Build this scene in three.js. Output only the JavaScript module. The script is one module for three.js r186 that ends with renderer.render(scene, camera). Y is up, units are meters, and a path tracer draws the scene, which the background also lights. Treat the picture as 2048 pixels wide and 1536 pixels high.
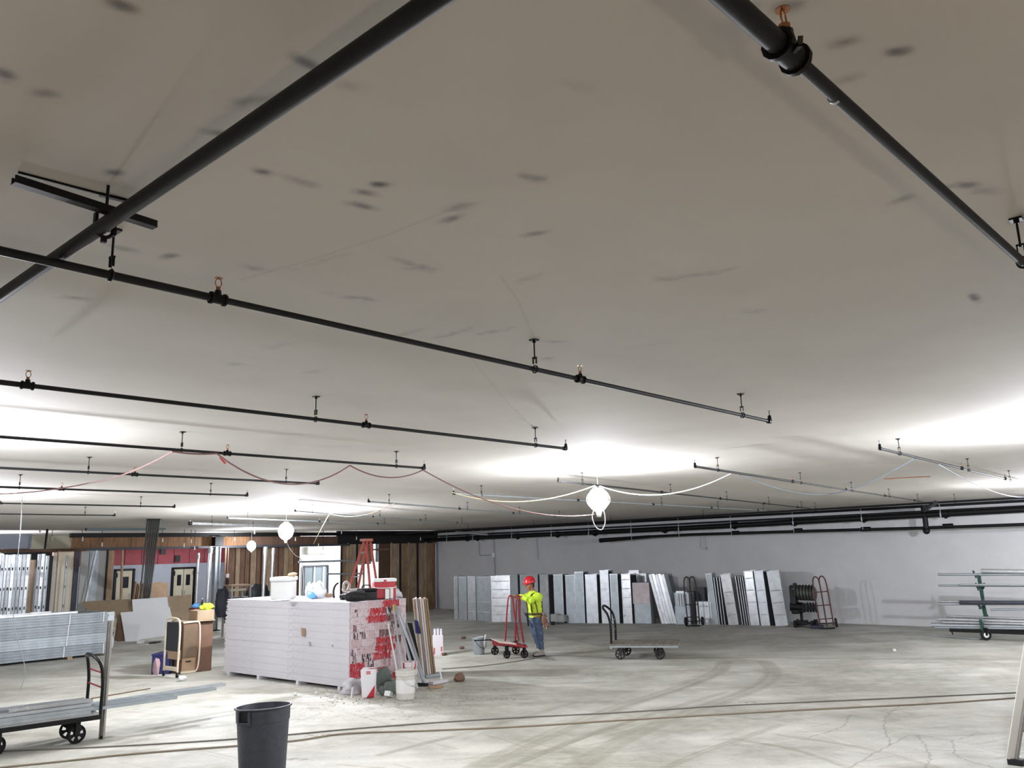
import * as THREE from 'three';
import { RoundedBoxGeometry } from 'three/addons/geometries/RoundedBoxGeometry.js';
import { mergeGeometries, mergeVertices } from 'three/addons/utils/BufferGeometryUtils.js';
import { MarchingCubes } from 'three/addons/objects/MarchingCubes.js';

// ---------------------------------------------------------------- camera, exposure, lamps
const scene = new THREE.Scene();
scene.background = new THREE.Color(0x000000);
const FOC = 1631, EYE = 2.25;
const RIGHT = new THREE.Vector3(0.67014215, -0.02776953, 0.74171312), UP = new THREE.Vector3(-0.13080315, 0.97924149, 0.15484394), BACK = new THREE.Vector3(-0.7306162, -0.20078586, 0.65259865);
const camera = new THREE.PerspectiveCamera(50.4293, 2048 / 1536, 0.05, 200);
camera.position.set(0, EYE, 0);
camera.quaternion.setFromRotationMatrix(new THREE.Matrix4().makeBasis(RIGHT, UP, BACK));
camera.updateMatrixWorld(true);
const renderer = new THREE.WebGLRenderer({ antialias: true });
renderer.toneMapping = THREE.LinearToneMapping;
renderer.toneMappingExposure = 1.38;
renderer.shadowMap.enabled = true;
// work lamps of the temporary light string: [x, y, z, candela, radius, label]
const LAMPS = [
  [7.8, 2.81, -5.67, 21, 0.12, 'nearest blazing white work lamp, with a cord loop hanging below it'],
  [9.3, 2.77, -14.5, 58, 0.15, 'blazing white work lamp hanging above the drywall stack, second nearest in view'],
  [14.5, 2.66, -24.6, 11, 0.14, 'small far work lamp glowing just in front of the brown plywood header'],
  [7.95, 2.44, -27, 12, 0.12, 'work lamp among the metal studs at the far left edge of the view'],
  [1.5, 2.79, -6.6, 16, 0.115, 'work lamp of the string hanging just left of the view, the nearer one'],
  [3.0, 2.79, -12.6, 30, 0.115, 'work lamp of the string hanging just left of the view, the farther one'],
  [8.55, 2.79, -1.2, 19, 0.115, 'work lamp of the string hanging just right of the view'],
  [17.2, 2.79, -2.2, 48, 0.115, 'work lamp of the string farther right, half way to the grey wall'],
  [21.2, 2.79, -2.4, 10, 0.115, 'work lamp of the string farthest right, close to the grey wall'],
];

// ---------------------------------------------------------------- helpers
const V = (x, y, z) => new THREE.Vector3(x, y, z);
let seed = 7;
const rnd = () => { seed = (seed + 0x6d2b79f5) | 0; let t = Math.imul(seed ^ (seed >>> 15), 1 | seed); t = (t + Math.imul(t ^ (t >>> 7), 61 | t)) ^ t; return ((t ^ (t >>> 14)) >>> 0) / 4294967296; };
const rr = (a, b) => a + (b - a) * rnd();
// points of the place measured on the photograph: where its line of sight meets a floor, ceiling or wall plane
const ray = (px, py) => V(0, 0, 0).addScaledVector(RIGHT, px - 1024).addScaledVector(UP, 768 - py).addScaledVector(BACK, -FOC);
const at = (px, py, axis, val) => { const r = ray(px, py), o = { x: 0, y: EYE, z: 0 }; return V(0, EYE, 0).addScaledVector(r, (val - o[axis]) / r[axis]); };
const fl = (px, py, y = 0) => at(px, py, 'y', y);
const pz = (px, py, z) => at(px, py, 'z', z);
const px_ = (px, py, x) => at(px, py, 'x', x);

const used = {};
const numbered = (n) => { const k = used[n] = (used[n] ?? -1) + 1; return k ? n + '_' + String(k).padStart(3, '0') : n; };
function clean(g) {
  if (g.index) g = g.toNonIndexed();
  for (const k of Object.keys(g.attributes)) if (!['position', 'normal', 'uv'].includes(k)) g.deleteAttribute(k);
  return g;
}
function uvm(g, s = 1) {           // texture coordinates in metres, by the side a face looks to
  const p = g.attributes.position, n = g.attributes.normal, uv = new Float32Array(p.count * 2);
  for (let i = 0; i < p.count; i++) {
    const ax = Math.abs(n.getX(i)), ay = Math.abs(n.getY(i)), az = Math.abs(n.getZ(i));
    const x = p.getX(i), y = p.getY(i), z = p.getZ(i);
    const [u, v] = ay >= ax && ay >= az ? [x, z] : ax >= az ? [z, y] : [x, y];
    uv[2 * i] = u / s; uv[2 * i + 1] = v / s;
  }
  g.setAttribute('uv', new THREE.BufferAttribute(uv, 2));
  return g;
}
const merge = (a, keepUv) => { const m = a.length === 1 ? clean(a[0]) : mergeGeometries(a.map(clean)); return keepUv ? m : uvm(m); };
const bx = (x, y, z, w, h, d, bev = 0) => (bev ? new RoundedBoxGeometry(w, h, d, 1, bev) : new THREE.BoxGeometry(w, h, d)).translate(x, y, z);
const rot = (g, x = 0, y = 0, z = 0) => g.applyMatrix4(new THREE.Matrix4().makeRotationFromEuler(new THREE.Euler(x, y, z)));
function rod(a, b, r, seg = 10, r2 = r) {
  const d = b.clone().sub(a), L = d.length();
  return new THREE.CylinderGeometry(r2, r, L, seg, 1).translate(0, L / 2, 0).applyQuaternion(new THREE.Quaternion().setFromUnitVectors(V(0, 1, 0), d.normalize())).translate(a.x, a.y, a.z);
}
function bar(a, b, w, h, up = V(0, 1, 0), bev = 0) {            // rectangular bar between two points
  const z = b.clone().sub(a), L = z.length(); z.normalize();
  const x = up.clone().cross(z).normalize(), y = z.clone().cross(x);
  const g = bev ? new RoundedBoxGeometry(w, h, L, 1, bev) : new THREE.BoxGeometry(w, h, L);
  const c = a.clone().add(b).multiplyScalar(0.5);
  return g.applyMatrix4(new THREE.Matrix4().makeBasis(x, y, z).setPosition(c));
}
const tube = (pts, r, n = pts.length * 8, seg = 7, closed = false) => new THREE.TubeGeometry(new THREE.CatmullRomCurve3(pts, closed, 'centripetal'), n, r, seg, closed);
const lathe = (prof, seg = 28) => new THREE.LatheGeometry(prof.map(([r, y]) => new THREE.Vector2(Math.max(r, 0.0001), y)), seg);
function ext(pts, depth, bev = 0, holes = []) {
  const s = new THREE.Shape(pts.map(([x, y]) => new THREE.Vector2(x, y)));
  for (const h of holes) s.holes.push(new THREE.Path(h.map(([x, y]) => new THREE.Vector2(x, y))));
  return new THREE.ExtrudeGeometry(s, { depth, bevelEnabled: bev > 0, bevelSize: bev, bevelThickness: bev, bevelSegments: 1, curveSegments: 10 });
}
function sag(a, b, s, n = 10) {    // hanging cord between two points
  const o = [];
  for (let i = 0; i <= n; i++) { const t = i / n, p = a.clone().lerp(b, t); p.y -= 4 * s * t * (1 - t); o.push(p); }
  return o;
}
function mesh(name, geo, mat, parent) {
  const m = new THREE.Mesh(Array.isArray(geo) ? merge(geo) : geo, mat);
  m.castShadow = m.receiveShadow = true; m.name = name; parent.add(m);
  return m;
}
// a part of a thing: geometry in the thing's own frame
const part = (parent, name, geo, mat, label) => { const m = mesh(name, geo, mat, parent); if (label) m.userData.label = label; return m; };
// the same for geometry given in world coordinates (things without turn, parents at their origin)
function wpart(root, name, geo, mat, parent = root) {
  const g = Array.isArray(geo) ? merge(geo) : merge([geo]);
  return mesh(name, g.translate(-root.position.x, -root.position.y, -root.position.z), mat, parent);
}
function tag(o, label, category, group) { o.userData.label = label; o.userData.category = category; if (group) o.userData.group = group; return o; }
function thing(name, label, category, p = V(0, 0, 0), turn = 0, group) {
  const g = new THREE.Group(); g.name = numbered(name); scene.add(g);
  g.position.copy(p); g.rotation.y = turn;
  return tag(g, label, category, group);
}
function solo(name, label, category, geo, mat, p = V(0, 0, 0), group) {
  const m = mesh(numbered(name), Array.isArray(geo) ? merge(geo) : merge([geo]), mat, scene);
  m.geometry.translate(-p.x, -p.y, -p.z); m.position.copy(p);
  return tag(m, label, category, group);
}
function struct(name, geo, mat) { const m = mesh(name, geo, mat, scene); m.userData.kind = 'structure'; return m; }
// flat sheet with thickness: outline measured on the photograph, standing in the vertical plane through p whose face looks along azimuth yaw, tipped back by lean
function card(outline, p, yaw, lean, thick) {
  const n = V(Math.sin(yaw) * Math.cos(lean), Math.sin(lean), Math.cos(yaw) * Math.cos(lean));
  const x = V(0, 1, 0).cross(n).normalize(), y = n.clone().cross(x);
  const q = outline.map(([a, b]) => { const r = ray(a, b), o = V(0, EYE, 0), t = p.clone().sub(o).dot(n) / r.dot(n); const d = o.addScaledVector(r, t).sub(p); return [d.dot(x), d.dot(y)]; });
  return ext(q, thick).translate(0, 0, -thick).applyMatrix4(new THREE.Matrix4().makeBasis(x, y, n).setPosition(p));
}

// ---------------------------------------------------------------- procedural textures
const HT = new Float32Array(65536); for (let i = 0; i < 65536; i++) HT[i] = rnd();
const hs = (x, y, per) => HT[((((y % per) + per) % per) * 251 + (((x % per) + per) % per) * 7919 + per * 31) & 65535];
function vn(x, y, per = 4096) { const xi = Math.floor(x), yi = Math.floor(y); let fx = x - xi, fy = y - yi; fx = fx * fx * (3 - 2 * fx); fy = fy * fy * (3 - 2 * fy); const a = hs(xi, yi, per), b = hs(xi + 1, yi, per), c = hs(xi, yi + 1, per), d = hs(xi + 1, yi + 1, per); return a + (b - a) * fx + (c - a) * fy + (a - b - c + d) * fx * fy; }
function fbm(x, y, o = 4, per = 4096) { let s = 0, a = 0.5, t = 0; for (let i = 0; i < o; i++) { s += a * vn(x, y, per); t += a; x *= 2; y *= 2; per *= 2; a *= 0.5; } return s / t; }
function tex(w, h, f, srgb = true, rep = 1) {
  const d = new Uint8Array(w * h * 4);
  for (let j = 0; j < h; j++) for (let i = 0; i < w; i++) { const c = f(i / w, j / h, i, j), k = 4 * (j * w + i); d[k] = c[0]; d[k + 1] = c[1]; d[k + 2] = c[2]; d[k + 3] = 255; }
  const t = new THREE.DataTexture(d, w, h); t.wrapS = t.wrapT = THREE.RepeatWrapping; t.magFilter = THREE.LinearFilter; t.minFilter = THREE.LinearMipmapLinearFilter; t.generateMipmaps = true;
  if (srgb) t.colorSpace = THREE.SRGBColorSpace; t.repeat.set(rep, rep); t.needsUpdate = true; return t;
}
function canv(w, h, draw) {
  const c = document.createElement('canvas'); c.width = w; c.height = h; draw(c.getContext('2d'), w, h);
  const t = new THREE.CanvasTexture(c); t.colorSpace = THREE.SRGBColorSpace; t.wrapS = t.wrapT = THREE.RepeatWrapping; return t;
}
const S = (r, ro, m = 0, x = {}) => new THREE.MeshStandardMaterial({ color: r, roughness: ro, metalness: m, ...x });
const P = (c, ro, m = 0, x = {}) => new THREE.MeshPhysicalMaterial({ color: c, roughness: ro, metalness: m, ...x });
const g3 = (v) => [v, v, v];
const grit = tex(256, 256, (u, v) => g3(120 + 120 * fbm(u * 16, v * 16, 5, 16)), false, 2);
const spangle = tex(256, 256, (u, v) => { const k = fbm(u * 8, v * 8, 4, 8), q = vn(u * 40, v * 40, 40); return g3(205 + 44 * k * (0.8 + 0.2 * q)); }, true, 1);
const spangleR = tex(256, 256, (u, v) => g3(255 * Math.min(1, 0.84 + 0.2 * fbm(u * 6 + 3, v * 6, 3, 6))), false, 1);
const woodT = tex(256, 512, (u, v) => { const g = fbm(u * 22, v * 3, 4, 512), k = fbm(u * 60, v * 4, 2, 512); const s = 0.72 + 0.35 * g + 0.1 * k; return [226 * s, 214 * s, 200 * s]; });
const cardT = tex(128, 128, (u, v) => { const s = 0.9 + 0.13 * fbm(u * 10, v * 10, 4, 16); return [240 * s, 236 * s, 230 * s]; });
const dustT = tex(256, 256, (u, v) => { const a = fbm(u * 8, v * 8, 5, 8), b = vn(u * 90, v * 90, 90); const s = 150 + 60 * a + (b > 0.86 ? 90 : 0) * a; return g3(Math.min(255, s)); }, true, 3);
const boardT = tex(512, 512, (u, v) => { const a = fbm(u * 5, v * 5, 5, 5), b = fbm(u * 40, v * 40, 3, 40); const s = 0.93 + 0.07 * a - (b > 0.72 ? 0.05 : 0); return [250 * s, 249 * s, 252 * s]; }, true, 0.31);
const paintT = tex(512, 512, (u, v) => { const a = fbm(u * 4, v * 4, 5, 4), b = fbm(u * 30, v * 30, 3, 30); const s = 0.9 + 0.09 * a + 0.03 * b; return g3(250 * s); }, true, 0.2);

const mat = {
  blackPipe: S(0x2a2b2d, 0.55, 0.35, { map: dustT }),
  blackIron: S(0x1b1b1c, 0.5, 0.5, { map: dustT }),
  black: S(0x121316, 0.6), conduit: S(0x16181d, 0.3), rubber: S(0x17171a, 0.85, 0, { bumpMap: grit, bumpScale: 0.0008 }),
  brass: S(0xa87450, 0.4, 0.8), chrome: S(0xd6d8da, 0.25, 1),
  galv: S(0xd9dee2, 0.42, 0.72, { map: spangle, roughnessMap: spangleR, }),
  galvStack: S(0xa3abaf, 0.5, 0.5, { map: spangle, roughnessMap: spangleR }),
  galvDull: S(0xbcc5ca, 0.5, 0.6, { map: spangle, roughnessMap: spangleR }),
  galvBright: S(0xeef1f3, 0.3, 0.8, { map: spangle, roughnessMap: spangleR }),
  liner: S(0x141618, 0.95, 0, { bumpMap: grit, bumpScale: 0.002 }),
  drywall: S(0xe3e2e6, 0.85, 0, { map: boardT }),
  kraft: S(0xa99780, 0.9, 0, { map: cardT }), kraftDark: S(0x7d6150, 0.8, 0, { map: cardT }), tan: S(0xb39a80, 0.85, 0, { map: cardT }),
  whiteBoard: S(0xf2f5f6, 0.65), whitePlastic: S(0xe9e9e6, 0.45), foam: S(0xdfe1df, 0.9, 0, { bumpMap: grit, bumpScale: 0.002 }),
  cream: S(0xd8cdb8, 0.5), redPaint: S(0xb02530, 0.4, 0.1, { map: dustT }), green: S(0x1f5a48, 0.45, 0.2, { map: dustT }),
  wood: S(0xb49f86, 0.85, 0, { map: woodT }), woodDark: S(0xc6b6a3, 0.9, 0, { map: woodT }), woodRed: S(0x937a6d, 0.85, 0, { map: woodT }),
  woodPale: S(0xc0b09a, 0.85, 0, { map: woodT }), ply: S(0x957659, 0.85, 0, { map: woodT }), plyDark: S(0x6d574b, 0.85, 0, { map: woodT }), castGrey: S(0x3a3936, 0.5, 0.5), deckWorn: S(0x8f918d, 0.85, 0, { map: woodT }), deck: S(0xb4b5b2, 0.85, 0, { map: paintT }),
  greyPaint: S(0x9ba1ac, 0.8, 0, { map: paintT }), pink: S(0x9a4e58, 0.9, 0, { map: cardT }), beige: S(0xa9a38f, 0.6), glassDark: P(0x20252b, 0.12, 0.1), 
  canGrey: S(0x4b505c, 0.5, 0, { map: dustT }), blue: S(0x232a63, 0.45), skyBlue: S(0x5f9fd6, 0.6), bag: P(0xe2e5e8, 0.5, 0, { transmission: 0.25, thickness: 0 }),
  cord: S(0x96706d, 0.7), cordYellow: S(0xd8cba6, 0.6), cordBlue: S(0x8f9cab, 0.6), cordOrange: S(0xa8643e, 0.6), cordGrey: S(0x77736c, 0.8), cordTan: S(0x948674, 0.8), cordWhite: S(0xcfcdc8, 0.5),
  whitePaint: S(0xe8ebee, 0.7, 0, { map: paintT }), redPlastic: S(0xb8242f, 0.4), fiber: S(0xb8564c, 0.5), leather: S(0x5b4034, 0.75), hivis: S(0xc6e83a, 0.8), 
};
const glow = new THREE.MeshStandardMaterial({ color: 0xffffff, emissive: 0xf4f7ff, emissiveIntensity: 9, roughness: 0.5 });

// ---------------------------------------------------------------- room shell
const FX0 = -8, FX1 = 24.2, FZ0 = -41, FZ1 = 9, CH = 3.2;
// floor print: dusty concrete with sweeping streaks, wheel tracks and cracks
const RX = 0, RZ = -28, RW = 26, RD = 28;
const toUV = (p) => [(p.x - RX) / RW, (p.z - RZ) / RD];
const floorMap = canv(2048, 2048, (c, w, h) => {
  const id = c.createImageData(w, h), d = id.data;
  for (let j = 0; j < h; j++) for (let i = 0; i < w; i++) {
    const x = i / w * RW, z = j / h * RD;
    const a = fbm(x * 0.35 + 9, z * 0.35, 3), b = fbm(x * 2.2, z * 2.2 + 40, 4), e = vn(x * 46, z * 46), s1 = fbm((x * 0.67 + z * 0.74) * 0.5, (x * 0.74 - z * 0.67) * 5, 4);
    const s = 0.73 + 0.16 * a + 0.12 * b + 0.05 * e + 0.16 * (s1 - 0.5);
    const wm = fbm(x * 0.8 + 70, z * 0.8, 3), k = 4 * (j * w + i);
    const dirt = fbm(x * 1.1 + 20, z * 1.1 + 9, 5), dk = 1 - (0.03 + 0.17 * fbm(x * 7, z * 7 + 3, 4)) * Math.max(0, Math.min(1, (dirt - 0.34) * 4)); d[k] = 224 * s * dk; d[k + 1] = (225 - 3 * wm) * s * dk; d[k + 2] = (219 - 9 * wm) * s * (1.15 * dk - 0.15); d[k + 3] = 255;
  }
  c.putImageData(id, 0, 0);
  const pen = (pts, width, col) => { c.strokeStyle = col; c.lineWidth = width / RW * w; c.lineCap = 'round'; c.lineJoin = 'round'; c.beginPath(); pts.forEach((p, i) => { const [u, v] = toUV(p); i ? c.lineTo(u * w, v * h) : c.moveTo(u * w, v * h); }); c.stroke(); };
  const curve = (list) => new THREE.CatmullRomCurve3(list.map(([a, b]) => fl(a, b))).getPoints(40);
  // unswept strip along the right wall, with its worn edge
  const edge = curve([[1330, 1318], [1500, 1316], [1700, 1318], [1900, 1319], [2100, 1321], [2400, 1322]]);
  c.fillStyle = 'rgba(84,84,80,0.17)'; c.beginPath();
  [...edge, V(26, 0, 0), V(26, 0, -28), V(20.5, 0, -21)].forEach((p, i) => { const [u, v] = toUV(p); i ? c.lineTo(u * w, v * h) : c.moveTo(u * w, v * h); }); c.fill();
  pen(edge, 0.07, 'rgba(80,78,74,0.28)');
  // wheel tracks
  for (const [t, wd] of [[[[953, 1536], [1079, 1478], [1238, 1415], [1375, 1370], [1438, 1341], [1449, 1324]], 0.3], [[[1147, 1536], [1284, 1461], [1421, 1410], [1523, 1370], [1546, 1341], [1529, 1324]], 0.3], [[[1010, 1536], [1180, 1470], [1330, 1420], [1450, 1385]], 0.12], [[[760, 1510], [960, 1458], [1150, 1405]], 0.14], [[[1330, 1536], [1420, 1500], [1560, 1450]], 0.12], [[[1880, 1536], [1720, 1495], [1560, 1470]], 0.1], [[[1700, 1536], [1590, 1500], [1470, 1478]], 0.1]]) {
    pen(curve(t), wd, 'rgba(126,118,100,0.17)'); pen(curve(t), wd * 0.8, 'rgba(126,118,100,0.10)');
    for (let i = 0; i < 16; i++) { const o = rr(-3, 3), f = rr(0, 0.6), c2 = curve(t.map(([a, b]) => [a + o * 3, b + o * 0.3])); pen(c2.slice(Math.floor(f * 40), Math.floor((f + 0.35) * 40)), rr(0.008, 0.03), rnd() < 0.5 ? 'rgba(110,102,84,0.2)' : 'rgba(226,224,214,0.16)'); }
  }
  // sweeping marks and dirt streaks
  for (let i = 0; i < 520; i++) {
    const a = rr(150, 2048), b = rr(1330, 1536), dx = rr(30, 150), up = rr(-0.32, 0.12) * (rnd() < 0.4 ? -1 : 1), dk = rnd() < 0.55;
    pen(curve([[a, b], [a + dx * 0.5, b + up * dx * 0.45 + rr(-1, 1)], [a + dx, b + up * dx]]), rr(0.008, 0.05), dk ? `rgba(112,98,78,${rr(0.05, 0.2)})` : `rgba(236,234,228,${rr(0.05, 0.22)})`);
  }
  for (let i = 0; i < 900; i++) { const p = fl(rr(560, 960), rr(1365, 1440)), [u, v] = toUV(p); c.fillStyle = `rgba(${rnd() < 0.5 ? '92,74,58' : '228,222,214'},${rr(0.1, 0.4)})`; c.beginPath(); c.ellipse(u * w, v * h, rr(0.6, 3.4), rr(0.6, 2), rr(0, 3), 0, 7); c.fill(); }
  for (const [a, b] of [[640, 1471], [606, 1416], [640, 1470], [600, 1518], [960, 1398], [1000, 1398], [985, 1380], [1180, 1350], [1480, 1405]]) { for (let i = 0; i < 14; i++) { const p = fl(a + rr(-32, 32), b + rr(-2.5, 2.5)), [u, v] = toUV(p); c.fillStyle = 'rgba(96,80,58,0.28)'; c.beginPath(); c.ellipse(u * w, v * h, rr(1, 4), rr(0.8, 2.2), -0.8, 0, 7); c.fill(); } }
  // brown muck trodden out from the stack
  for (let i = 0; i < 130; i++) { const a = rr(560, 940), b = 1374 + 36 * rnd() + (a < 690 ? 10 : 0), dx = rr(8, 60); pen(curve([[a, b], [a + dx * 0.5, b + rr(-2, 2)], [a + dx, b + rr(-3, 2)]]), rr(0.01, 0.07), `rgba(112,90,70,${rr(0.05, 0.2)})`); }
  // cracks
  for (const t of [[[1700, 1536], [1780, 1490], [1835, 1470], [1900, 1480], [1960, 1465]], [[1780, 1490], [1770, 1440], [1800, 1410]], [[1835, 1470], [1860, 1510], [1850, 1536]], [[1600, 1480], [1680, 1455], [1700, 1430]], [[1905, 1480], [1920, 1515], [1990, 1536]], [[1640, 1380], [1720, 1400], [1830, 1396]]]) {
    const p = curve(t).map((q) => q.add(V(rr(-0.02, 0.02), 0, rr(-0.02, 0.02)))); pen(p, 0.012, 'rgba(96,90,80,0.5)');
  }
});
const floorMat = S(0xffffff, 0.72, 0, { map: floorMap, bumpMap: tex(512, 512, (u, v) => g3(255 * fbm(u * 24, v * 24, 5, 24)), false, 6), bumpScale: 0.003 });
{
  const g = bx((FX0 + FX1) / 2, -0.15, (FZ0 + FZ1) / 2, FX1 - FX0, 0.3, FZ1 - FZ0).toNonIndexed(), p = g.attributes.position, uv = g.attributes.uv;
  for (let i = 0; i < p.count; i++) uv.setXY(i, (p.getX(i) - RX) / RW, 1 - (p.getZ(i) - RZ) / RD);
  floorMap.wrapS = floorMap.wrapT = THREE.MirroredRepeatWrapping;
  struct('floor', g, floorMat);
}
// ceiling print: bare painted slab with dark smudges where things were fixed
const CW = 16;
const ceilMap = canv(2048, 2048, (c, w, h) => {
  const id = c.createImageData(w, h), d = id.data;
  for (let j = 0; j < h; j++) for (let i = 0; i < w; i++) {
    const x = i / w * CW, z = j / h * CW, a = fbm(x * 0.5, z * 0.5 + 5, 4), b = fbm(x * 3, z * 3, 3), s = 0.86 + 0.09 * a + 0.04 * b, k = 4 * (j * w + i);
    d[k] = 244 * s; d[k + 1] = 241 * s; d[k + 2] = 237 * s; d[k + 3] = 255;
  }
  c.putImageData(id, 0, 0);
  const uv = (p) => [p.x / CW * w, (p.z + CW) / CW * h];
  const smear = (a, b, len, sl, wd, al) => {
    for (let i = 0; i < 46; i++) {
      const t = (rnd() + rnd() + rnd() - 1.5) * 0.8, g = (rnd() + rnd() + rnd() - 1.5) * 1.3, q = fl(a + t * len, b + t * len * sl + g * wd, CH), q2 = fl(a + t * len + rr(3, 12), b + (t * len + 8) * sl + g * wd * 0.9, CH);
      const [x, y] = uv(q), [x2, y2] = uv(q2);
      c.strokeStyle = `rgba(74,74,84,${Math.min(1, al) * rr(0.01, 0.055)})`; c.lineCap = 'round'; c.lineWidth = rr(0.8, 5); c.beginPath(); c.moveTo(x, y); c.lineTo(x2, y2); c.stroke();
    }
  };
  for (const [a, b, l, s, wd, al] of [[238, 10, 40, 0.3, 5, 1.2], [8, 150, 20, 0.2, 8, 1.2], [85, 186, 40, 0.1, 4, 0.5], [603, 121, 34, 0.5, 3, 1], [490, 203, 40, -0.2, 7, 0.6], [430, 266, 44, 0.2, 4, 0.7], [545, 195, 50, -0.3, 3, 0.3], [912, 415, 40, -0.2, 5, 0.8], [895, 440, 30, -0.3, 3, 0.9], [755, 369, 20, 0, 3, 0.9], [718, 411, 40, 0.2, 4, 0.8], [728, 385, 22, 0.2, 3, 0.6], [835, 533, 40, 0.1, 7, 1.1], [800, 520, 40, 0.3, 3, 0.3], [1070, 467, 30, -0.15, 3, 0.9], [1062, 355, 40, 0.15, 4, 0.8], [712, 595, 70, 0.1, 4, 1], [905, 667, 50, -0.25, 3, 0.8], [980, 664, 50, -0.2, 3, 1], [820, 665, 50, -0.3, 3, 0.5], [1390, 551, 90, -0.18, 4, 0.9], [1335, 558, 40, 0, 5, 0.5], [1792, 103, 26, 0, 5, 1.6], [1685, 85, 36, -0.1, 6, 0.6], [1580, 12, 34, -0.1, 9, 0.9], [1918, 370, 50, 0, 4, 1.2], [1960, 378, 50, 0.15, 9, 0.6], [1800, 400, 34, -0.3, 4, 0.7], [1500, 622, 34, 0, 4, 0.5], [690, 170, 40, 0.2, 8, 0.25], [332, 514, 24, -0.2, 4, 0.8], [240, 496, 50, 0.2, 4, 0.7], [505, 536, 34, 0.1, 4, 0.6], [1105, 683, 40, 0, 3, 0.5], [1090, 718, 20, -0.1, 3, 0.6], [560, 690, 60, -0.2, 5, 0.5], [470, 728, 40, 0.05, 3, 0.6], [620, 745, 40, -0.15, 3, 0.5], [150, 596, 40, 0.1, 3, 0.8], [600, 362, 40, 0.3, 4, 0.5], [520, 342, 14, 0.2, 3, 0.6], [225, 345, 16, 0, 3, 0.7], [1690, 160, 50, -0.3, 5, 0.3], [650, 520, 70, -0.3, 3, 0.3], [1150, 170, 60, 0.5, 10, 0.15], [1945, 590, 6, 1, 5, 1], [1200, 760, 60, 0, 4, 0.4], [880, 780, 60, 0, 4, 0.3], [1050, 560, 40, -0.3, 4, 0.3], [1300, 690, 60, -0.2, 4, 0.3], [1620, 900, 60, 0, 3, 0.6], [1740, 905, 40, 0, 3, 0.5], [1890, 892, 40, 0, 3, 0.5], [2035, 437, 20, -0.6, 6, 1.6]]) smear(a, b, l, s, wd, al);
  // hair cracks
  for (const t of [[[1000, 550], [1035, 600], [1066, 672]], [[480, 560], [620, 520], [760, 475], [900, 420]], [[930, 700], [1010, 800], [1066, 855]], [[0, 800], [200, 818], [500, 835], [800, 842]], [[0, 900], [200, 918], [500, 935]]]) { c.strokeStyle = 'rgba(130,122,116,0.2)'; c.lineWidth = 0.8; c.beginPath(); t.forEach(([a, b], i) => { const [x, y] = uv(fl(a, b, CH)); i ? c.lineTo(x, y) : c.moveTo(x, y); }); c.stroke(); }
});
{
  const g = bx((FX0 + FX1) / 2, CH + 0.2, (FZ0 + FZ1) / 2, FX1 - FX0, 0.4, FZ1 - FZ0).toNonIndexed(), p = g.attributes.position, uv = g.attributes.uv;
  for (let i = 0; i < p.count; i++) uv.setXY(i, p.getX(i) / CW, 1 - (p.getZ(i) + CW) / CW);
  ceilMap.wrapS = ceilMap.wrapT = THREE.MirroredRepeatWrapping;
  struct('ceiling', g, S(0xdfdcd6, 0.85, 0, { map: ceilMap }));
}
const wallMat = S(0xd2d2d2, 0.8, 0, { map: paintT });
struct('wall_right', [bx(24.05, 1.6, (FZ0 + FZ1) / 2, 0.3, 3.2, FZ1 - FZ0)], wallMat);
struct('wall_left', [bx(FX0 - 0.15, 1.6, (FZ0 + FZ1) / 2, 0.3, 3.2, FZ1 - FZ0)], wallMat);
struct('wall_front', [bx((FX0 + FX1) / 2, 1.6, FZ1 + 0.15, FX1 - FX0, 3.2, 0.3)], wallMat);
struct('wall_far', [bx((FX0 + FX1) / 2, 1.6, FZ0 - 0.15, FX1 - FX0, 3.2, 0.3)], wallMat);

// ---------------------------------------------------------------- sprinkler pipework under the slab
const PY = 3.06;
function hangerAt(root, x, y, z, r, m = mat.blackIron) {        // anchor plate, rod and clevis ring: a part with its pieces
  const h = new THREE.Group(); h.name = 'hanger'; root.add(h); h.position.set(x, y, z).sub(root.position);
  mesh('rod', [rod(V(0, r + 0.035, 0), V(0, CH - y, 0), 0.0035, 6)], m, h);
  mesh('clevis', [new THREE.TorusGeometry(r + 0.004, 0.0035, 5, 14).rotateY(Math.PI / 2), bx(0, r + 0.028, 0.009, 0.009, 0.03, 0.003), bx(0, r + 0.028, -0.009, 0.009, 0.03, 0.003), bx(0, r + 0.042, 0, 0.011, 0.006, 0.022)], m, h);
  mesh('anchor_plate', [bx(0, CH - y - 0.003, 0, 0.034, 0.006, 0.034), new THREE.CylinderGeometry(0.008, 0.008, 0.012, 6).translate(0, CH - y - 0.01, 0)], m, h);
  return h;
}
function headAt(root, x, y, z, r, dir = V(1, 0, 0)) {           // upright sprinkler head on a tee
  const h = new THREE.Group(); h.name = 'tee'; root.add(h); h.position.set(x, y, z).sub(root.position);
  const d = dir.clone().multiplyScalar(r * 2.1);
  mesh('fitting', [rod(d.clone().negate(), d, r * 1.3, 12), rod(d.clone(), d.clone().multiplyScalar(0.72), r * 1.62, 12), rod(d.clone().negate(), d.clone().multiplyScalar(-0.72), r * 1.62, 12), rod(V(0, 0, 0), V(0, r * 2.2, 0), r * 1.05, 10, r * 0.8)], mat.blackIron, h);
  const b = r * 2.2;
  mesh('sprinkler_head', [rod(V(0, b, 0), V(0, b + 0.012, 0), r * 0.6, 8), tube([V(-0.004, b + 0.01, 0), V(-0.0105, b + 0.022, 0), V(-0.007, b + 0.036, 0), V(0, b + 0.04, 0)], 0.0018, 10, 5), tube([V(0.004, b + 0.01, 0), V(0.0105, b + 0.022, 0), V(0.007, b + 0.036, 0), V(0, b + 0.04, 0)], 0.0018, 10, 5), new THREE.CylinderGeometry(0.013, 0.013, 0.002, 12).translate(0, b + 0.041, 0)], mat.brass, h);
  return h;
}
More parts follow.
